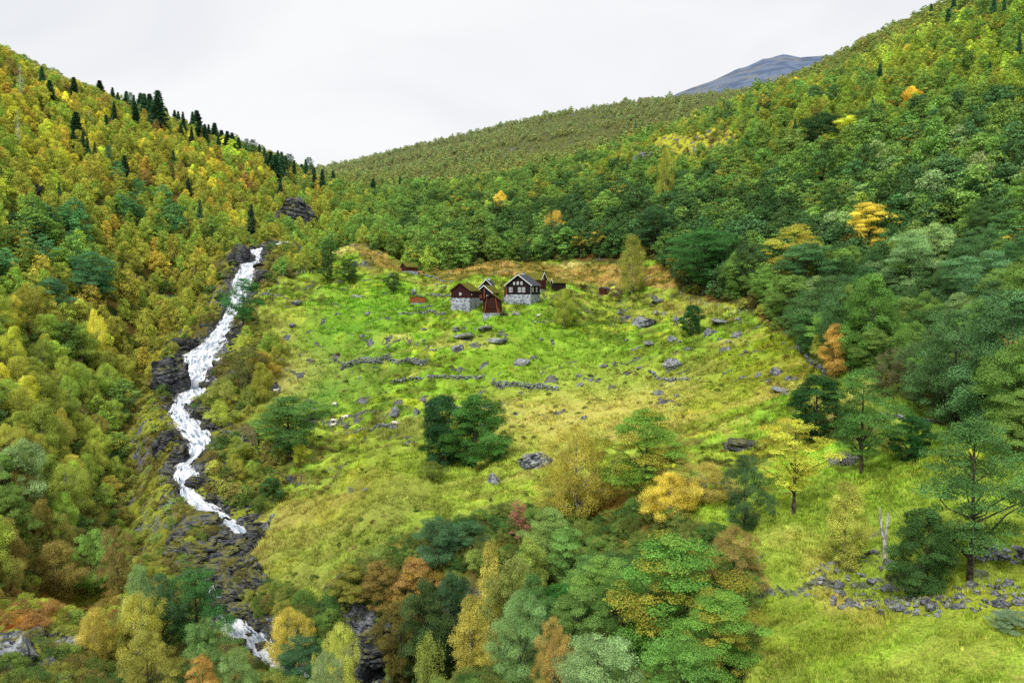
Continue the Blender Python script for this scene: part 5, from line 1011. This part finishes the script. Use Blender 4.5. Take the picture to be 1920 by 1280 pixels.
def house(name, label, cat, u, v, d, yaw, W, L, sh, wh, rise, wall=M_BLACK, roofm=M_TURF, over=.35, thick=.22, barge=None, dig=3., corner=None, stone=M_MASON, snap=False):
    p = at(u, v, d)
    if snap: p[2] = float(ground(p[0], p[1]))+snap
    az = math.atan2(p[0], p[1]); t = thing(name, label, cat, tuple(p), math.radians(yaw)-az)
    h = W/2
    if sh > 0: bm = bmesh.new(); bx(bm, -h-.06,h+.06,-.06,L+.06,-dig,sh); fin('stone_foundation', bm, stone, t, .02)
    z0 = sh if sh > 0 else -1.
    bm = bmesh.new(); prism(bm, [(-h,z0),(h,z0),(h,sh+wh),(0,sh+wh+rise),(-h,sh+wh)], 0, L); fin('wall', bm, wall, t)
    sl_ = rise/h; bm = bmesh.new(); ze = sh+wh-over*sl_; zr = sh+wh+rise; g_ = .015
    prism(bm, [(-h-over,ze+g_),(0,zr+g_),(h+over,ze+g_),(h+over,ze+thick),(0,zr+thick),(-h-over,ze+thick)], -over, L+over); r = fin('roof', bm, roofm, t)
    if barge:
        bm = bmesh.new()
        for s_ in (-1,1): prism(bm, [(s_*(h+over+.03),ze-.06),(s_*.0,zr-.05),(s_*.0,zr+thick+.05),(s_*(h+over+.03),ze+thick+.04)], -over-.07, -over-.01)
        fin('bargeboard', bm, barge, t)
    if corner:
        for x in (-h,h):
            bm = bmesh.new(); bx(bm, x-.1,x+.1,-.05,.08,sh+.01,sh+wh-.05); fin('corner_board', bm, corner, t)
    return t, r
# main house
t, r = house('farmhouse','black farmhouse with white windows on a grey stone base','farmhouse',972,571,205,-19,7.3,8.6,2.8,2.7,2.75,M_BLACK,M_SLATE,.45,.16,M_WHITE,corner=None)
for x in (-2.25,.35,1.55): window(t, x, 3.45, .95 if x < 0 else .85, 1.35)
for x, w_, h_ in ((-1.25,.5,.75),(-.15,.6,.85),(.95,.6,.85)): window(t, x, 5.55, w_, h_, nx=2, ny=2)
for y in (1.6,5.2): window(t, y, 3.5, 1.05, 1.35, 'side', 3.65)
bm = bmesh.new(); bx(bm, -3.72,-3.55,-.06,.1,2.82,5.3); fin('corner_board', bm, M_TRIM, t)
bm = bmesh.new(); bx(bm, 3.66,3.78,-.2,-.08,.2,5.3); fin('downpipe', bm, M_METAL, t)
bm = bmesh.new(); bx(bm, -.35,.35,4.2,4.9,7.9,9.1); ch = fin('chimney', bm, M_MASON, r); bm = bmesh.new(); bx(bm, -.45,.45,4.1,5.0,9.1,9.22); fin('cap', bm, M_SLATE, ch)
bm = bmesh.new(); bx(bm, -4.6,-3.74,1.0,5.0,-3,2.2); fin('stone_foundation', bm, M_MASON, t)
bm = bmesh.new(); prism(bm, [(-4.6,2.2),(-3.66,2.2),(-3.66,5.0),(-4.6,4.6)], 1.0, 5.0); fin('lean_to', bm, M_RED, t); bm = bmesh.new(); prism(bm, [(-4.75,4.56),(-3.66,5.04),(-3.66,5.16),(-4.75,4.68)], .8, 5.2); fin('lean_to_roof', bm, M_SLATE, t)
# left barn
t, r = house('barn','dark red barn with turf roof on a tall pale stone base','barn',863,579,203,-24,5.5,7.2,3.0,1.95,1.95,M_OXBLOOD,M_TURF,.3,.26,M_BROWN)
window(t, .05, 3.75, .6, .75, nx=2, ny=2, frame=M_WHITE); bm = bmesh.new(); bx(bm, 2.66,2.8,-.05,.1,3.02,4.9); fin('corner_board', bm, M_RED, t); window(t, 1.5, 3.7, .5, .5, 'side', 2.75, nx=1, ny=1)
bm = bmesh.new(); bx(bm, -.1,.1,5.0,5.2,6.3,7.7); fin('flue', bm, M_SLATE, r)
# gabled cottage in the middle and its neighbour
t, r = house('cottage','small black cottage with white bargeboards between barn and farmhouse','cottage',908,571,212,-22,4.7,6.5,1.1,2.4,1.9,M_BLACK,M_TURF,.4,.2,M_WHITE)
bm = bmesh.new(); bx(bm, -.12,.12,-.08,-.0,1.12,4.6); fin('gable_post', bm, M_TRIM, t); window(t, -1.1, 1.9, .8, .85, frame=M_TRIM); window(t, 1.1, 1.9, .8, .8)
t, r = house('storehouse','dark storehouse whose gable peaks behind the small cottage','storehouse',912,566,220,-16,4.2,5,1.2,3.3,2.1,M_BLACK,M_SLATE,.35,.14,M_WHITE); window(t, 0, 4.3, .5, .7, nx=1, ny=2)
bm = bmesh.new(); bx(bm, -.15,.5,2.0,2.7,6.0,7.3); fin('chimney', bm, M_MASON, r)
# front barn with braces
t, r = house('hay_barn','dark brown hay barn with slanting orange braces in front of the cottage','barn',921.5,592,196,-7,4.5,5.,.75,3.45,1.6,M_BROWN,M_TURF,.45,.2,M_BROWN)
for (a, b) in (((-1.2,-.16,4.9),(-1.85,-.3,.75)),((1.1,-.16,4.9),(1.75,-.3,.75))): bm = bmesh.new(); beam(bm, a, b, .17); fin('brace', bm, M_ORANGE, t)
bm = bmesh.new(); bx(bm, -1.9,1.9,-.12,-.01,1.9,2.06); fin('rail', bm, M_BROWN, t); bm = bmesh.new(); beam(bm, (1.9,-.2,2.0), (2.35,-1.1,.5), .14); fin('ramp_post', bm, M_ORANGE, t)
# behind the farmhouse
t, r = house('storehouse','reddish storehouse with green turf roof right behind the farmhouse','storehouse',1019,551,224,68,4.2,5.6,1.4,3.0,1.9,M_RED,M_TURF,.35,.26,M_WHITE); window(t, 0, 4.4, .5, .6, nx=1, ny=1)
t, r = house('privy','narrow dark shed with bright turf roof behind the drooping birch','shed',1036,552,228,-72,2.1,4.0,.0,2.3,.9,M_BLACK,M_TURF,.3,.25,M_WHITE,snap=.2)
t, r = house('shed','little red shed half hidden by the purplish bush','shed',1128,556,233,-30,2.0,3.4,.25,2.0,.45,M_RED,M_SLATE,.2,.12,snap=.2); bm = bmesh.new(); bx(bm, -.4,.4,-.07,-.0,.27,1.9); fin('door', bm, M_BROWN, t)
t, r = house('turf_hut','long dark red hut with turf roof on the upper slope','hut',757,519,262,-62,3.4,4.6,.8,1.5,1.1,M_RED,M_TURF,.35,.3,M_BLACK,snap=.35)
bm = bmesh.new(); bx(bm, -.5,.5,-.08,-.0,.82,2.0); fin('door', bm, M_BLACK, t)
t, r = house('low_shed','low orange red shed of upright planks with flat turf roof','shed',783,569,224,0,4.7,2.6,.3,1.5,.28,M_ORANGE,M_TURF,.15,.25,None,1.,snap=.2)
# wood pile and stump by the hay barn
def sticks(name, label, cat, p, w_, h_, n, rad, mat, flat=True):
    parts=[]
    for _ in range(n):
        a = random.uniform(0,PI); q = np.array((random.gauss(0,w_*.2), random.gauss(0,w_*.16), abs(random.gauss(0,h_*.33)))); L_ = w_*random.uniform(.25,.6); e = np.array((math.cos(a)*L_*.5, math.sin(a)*L_*.4, random.uniform(-.2,.35)*h_))
        m_ = q + np.array((random.gauss(0,.1),random.gauss(0,.1),random.gauss(0,.12)))*w_*.3; parts.append(tube([q-e, m_, q+e], [rad, rad*.8, rad*.3], 4))
    V, Q_ = join(parts); return tag(ob(name, mesh_np(name, V, Q_, [mat], True), loc=tuple(p)), label, cat)
sticks('brush_pile','heap of bleached cut branches under the tall green ash','brush pile', hit(1583,872), 3.6, 1.5, 240, .035, M_DEAD)
sticks('wood_pile','pale wood pile right of the hay barn','wood pile', hit(966,590), 2.6, .9, 90, .05, M_DEAD)
sticks('wood_pile','grey brushwood leaning at the foot of the hay barn','wood pile', hit(945,591), 2.4, 1.2, 90, .045, M_BARK)
def post(bm, p, h_, r0=.06, tilt=(0,0)): beam(bm, (p[0],p[1],p[2]-.3), (p[0]+tilt[0],p[1]+tilt[1],p[2]+h_), r0*2)
def pole(name, label, cat, u, v, d, h_, r0, tx, mat=M_DEAD):
    p = hit(u, v) if d is None else at(u, v, d); V, Q_ = tube([(0,0,-.5),(tx*.5,0,h_*.5),(tx,0,h_)], [r0, r0*.9, r0*.75], 8); o = ob(name, mesh_np(name, V, Q_, [mat], True), loc=tuple(p)); return tag(o, label, cat)
pole('wooden_pole','tall grey leaning wooden pole behind the orange birch','pole',1600,684,None,7.2,.14,-1.4); pole('wooden_pole','short leaning pale pole on the right meadow edge','pole',1390,592,None,2.2,.07,-.9); pole('wooden_pole','pale pole leaning beside the right wood','pole',1474,612,None,2.6,.08,-1.8); pole('wooden_pole','pale short stake left of the leaning poles','pole',1374,588,None,1.8,.06,-.8)
p = hit(1658, 1044); parts = [tube([(0,0,-.4),(0,0,1.2)],[.17,.15],8)]
for dx, dy, hh_, k_ in ((-.4,.1,3.9,0),(.1,-.1,3.6,1),(.38,.2,3.3,2)): parts.append(tube([(0,0,1.),(dx*.5,dy,2.),(dx,dy*1.5,hh_)],[.14,.11,.05],6)); parts.append(tube([(dx*.7,dy,2.5),(dx*.7+.25*(k_-1),dy,3.2)],[.06,.02],5))
V, Q_ = join(parts); tag(ob('dead_tree', mesh_np('dead_tree', V, Q_, [M_DEAD], True), loc=tuple(p)), 'bleached broken snag with three upright prongs above the rubble', 'dead tree')
def fence(label, px, h_, step):
    W3 = [hit(u,v) for u,v in px]; t = thing('wire_fence', label, 'fence', tuple(W3[0])); o0 = W3[0]; tops=[]
    for a, b in zip(W3[:-1], W3[1:]):
        n = max(1, int(math.hypot(*(b-a)[:2])/step))
        for k in range(n):
            q = a + (b-a)*k/n; q = np.array((q[0],q[1],float(ground(q[0],q[1])))) - o0; bm = bmesh.new(); tl = (random.gauss(0,.08), random.gauss(0,.08)); post(bm, q, h_, .065, tl); fin('post', bm, M_DEAD, t); tops.append(q+np.array((tl[0]*.8,tl[1]*.8,h_*.85)))
    V=[]; parts=[tube([a, b], [.012,.012], 3) for a, b in zip(tops[:-1], tops[1:])] + [tube([a-np.array((0,0,h_*.4)), b-np.array((0,0,h_*.4))], [.012,.012], 3) for a, b in zip(tops[:-1], tops[1:])]
    V, Q_ = join(parts); ob('wire', mesh_np('wire', V, Q_, [M_METAL]), t)
fence('wire fence with thin pale posts along the upper right meadow', [(1213,556),(1260,560),(1310,570),(1360,582),(1420,598)], 1.3, 4.)
fence('weathered stake fence on the upper left rim of the meadow', [(522,524),(540,518),(565,513),(590,508)], 1.2, 1.6)
fence('row of grey stakes under the round grey green tree', [(1758,778),(1772,780),(1788,784)], 1.2, 1.)
# ---------------------------------------------------------------- sheep
N = NT('fleece'); f = N.noise(9,4,.7,N.coord('Object')); M_FLEECE = N.out(N.bsdf(N.mix(N.ramp(f,.4,.6), tuple(L3(206,198,180)), tuple(L3(240,236,226))), .95, .05, N.bump(f,.8,.04)))
def sheep_mesh(lying=False, graze=True):
    zb = .42 if lying else .62
    J = [((-.42,0,zb),.22),((-.2,0,zb+.03),.27),((.1,0,zb+.03),.27),((.36,0,zb),.22),((.52,0,zb+.02 if graze else zb+.2),.12),((.68,0,zb-.22 if graze else zb+.34),.09),((.80,0,zb-.40 if graze else zb+.30),.055)]
    E_ = [(i,i+1) for i in range(6)]; vs = [j[0] for j in J]; rd = [j[1] for j in J]
    for (pi_, x) in ((0,-.38),(3,.34)):
        for s_ in (-1,1):
            b = len(vs); vs += [(x,s_*.13,zb-.12),(x+(.1 if lying else .02),s_*.14,zb*.45),(x+(.24 if lying else 0),s_*.14,.03)]; rd += [.10,.05,.035]; E_ += [(pi_,b),(b,b+1),(b+1,b+2)]
    for s_ in (-1,1): b = len(vs); vs.append((vs[5][0]-.02,s_*.14,vs[5][2]+.05)); rd.append(.03); E_.append((5,b))
    me = bpy.data.meshes.new('s'); me.from_pydata(vs, E_, []); o = bpy.data.objects.new('s', me); C.objects.link(o); m_ = o.modifiers.new('k','SKIN')
    for i, r_ in enumerate(rd): me.skin_vertices[0].data[i].radius = (r_, r_)
    me.skin_vertices[0].data[1].use_root = True; sb = o.modifiers.new('b','SUBSURF'); sb.levels = 2
    dg = bpy.context.evaluated_depsgraph_get(); m2 = bpy.data.meshes.new_from_object(o.evaluated_get(dg)); m2.name = 'sheep'; bpy.data.objects.remove(o); m2.materials.clear(); m2.materials.append(M_FLEECE)
    m2.polygons.foreach_set('use_smooth', [True]*len(m2.polygons)); return m2
SM = [sheep_mesh(False,True), sheep_mesh(True,False)]
for (u,v,k,rz,lab) in ((517,735,1,.2,'white sheep lying at the left meadow edge above the shrubs'),(628,762,0,2.8,'white sheep by the dark hollow in the left meadow'),(625,793,0,.3,'upper of two sheep close together on the left meadow'),(624,800,1,.5,'lower of two sheep close together on the left meadow'),
     (648,786,0,3.4,'white sheep right of the close pair'),(740,798,0,.1,'white sheep above the low terrace wall'),(1009,594,1,.4,'white sheep lying below the farmhouse')):
    p = hit(u, v); o = ob('sheep', SM[k], loc=(p[0],p[1],p[2]-.03)); o.rotation_euler = (0,0,rz); o.scale = (1.1,1.1,1.1); tag(o, lab, 'sheep', 'sheep grazing on the meadow')
# ---------------------------------------------------------------- camera, sky, light
cam = bpy.data.cameras.new('camera'); co = bpy.data.objects.new('camera', cam); C.objects.link(co); bpy.context.scene.camera = co
cam.sensor_width = 36; cam.lens = 36*F/1920; cam.clip_end = 8000; cam.clip_start = .5
co.location = (0,0,CZ); co.rotation_euler = (PI/2-PITCH, 0, 0)
SE, SR = math.radians(52), math.radians(205)
w = bpy.data.worlds.new('World'); bpy.context.scene.world = w; w.use_nodes = True; t = w.node_tree; t.nodes.clear()
skt = t.nodes.new('ShaderNodeTexSky'); skt.sky_type = 'NISHITA'; skt.sun_disc = False; skt.sun_elevation = SE; skt.sun_rotation = SR
tc_ = t.nodes.new('ShaderNodeTexCoord'); mp = t.nodes.new('ShaderNodeMapping'); mp.inputs['Scale'].default_value = (1.2,1.2,2.6); t.links.new(tc_.outputs['Generated'], mp.inputs[0])
nz = t.nodes.new('ShaderNodeTexNoise'); nz.inputs['Scale'].default_value = 1.7; nz.inputs['Detail'].default_value = 5; nz.inputs['Roughness'].default_value = .5; nz.inputs['Distortion'].default_value = .6; t.links.new(mp.outputs[0], nz.inputs['Vector'])
rp = t.nodes.new('ShaderNodeValToRGB'); rp.color_ramp.elements[0].position = .36; rp.color_ramp.elements[0].color = (8.5,8.7,9.1,1); rp.color_ramp.elements[1].position = .62; rp.color_ramp.elements[1].color = (10,10,10.05,1); t.links.new(nz.outputs['Fac'], rp.inputs[0])
mx = t.nodes.new('ShaderNodeMix'); mx.data_type = 'RGBA'; mx.inputs[0].default_value = .94; t.links.new(skt.outputs[0], mx.inputs[6]); t.links.new(rp.outputs[0], mx.inputs[7])
bg = t.nodes.new('ShaderNodeBackground'); bg.inputs[1].default_value = .1; t.links.new(mx.outputs[2], bg.inputs[0]); wo = t.nodes.new('ShaderNodeOutputWorld'); t.links.new(bg.outputs[0], wo.inputs[0])
sun = bpy.data.lights.new('sun', 'SUN'); sun.energy = 3.0; sun.angle = math.radians(10); sun.color = (1,.96,.9); so = bpy.data.objects.new('sun', sun); C.objects.link(so)
dirv = Vector((math.sin(SR)*math.cos(SE), math.cos(SR)*math.cos(SE), math.sin(SE))); so.rotation_euler = dirv.to_track_quat('Z','Y').to_euler(); so.location = (0,0,200)
sc = bpy.context.scene; sc.view_settings.view_transform = 'Standard'; sc.view_settings.look = 'None'; sc.view_settings.exposure = 0
sc.render.engine = 'CYCLES'; sc.cycles.max_bounces = 5; sc.cycles.diffuse_bounces = 3; sc.cycles.transmission_bounces = 3; sc.cycles.transparent_max_bounces = 6; sc.cycles.use_denoising = False
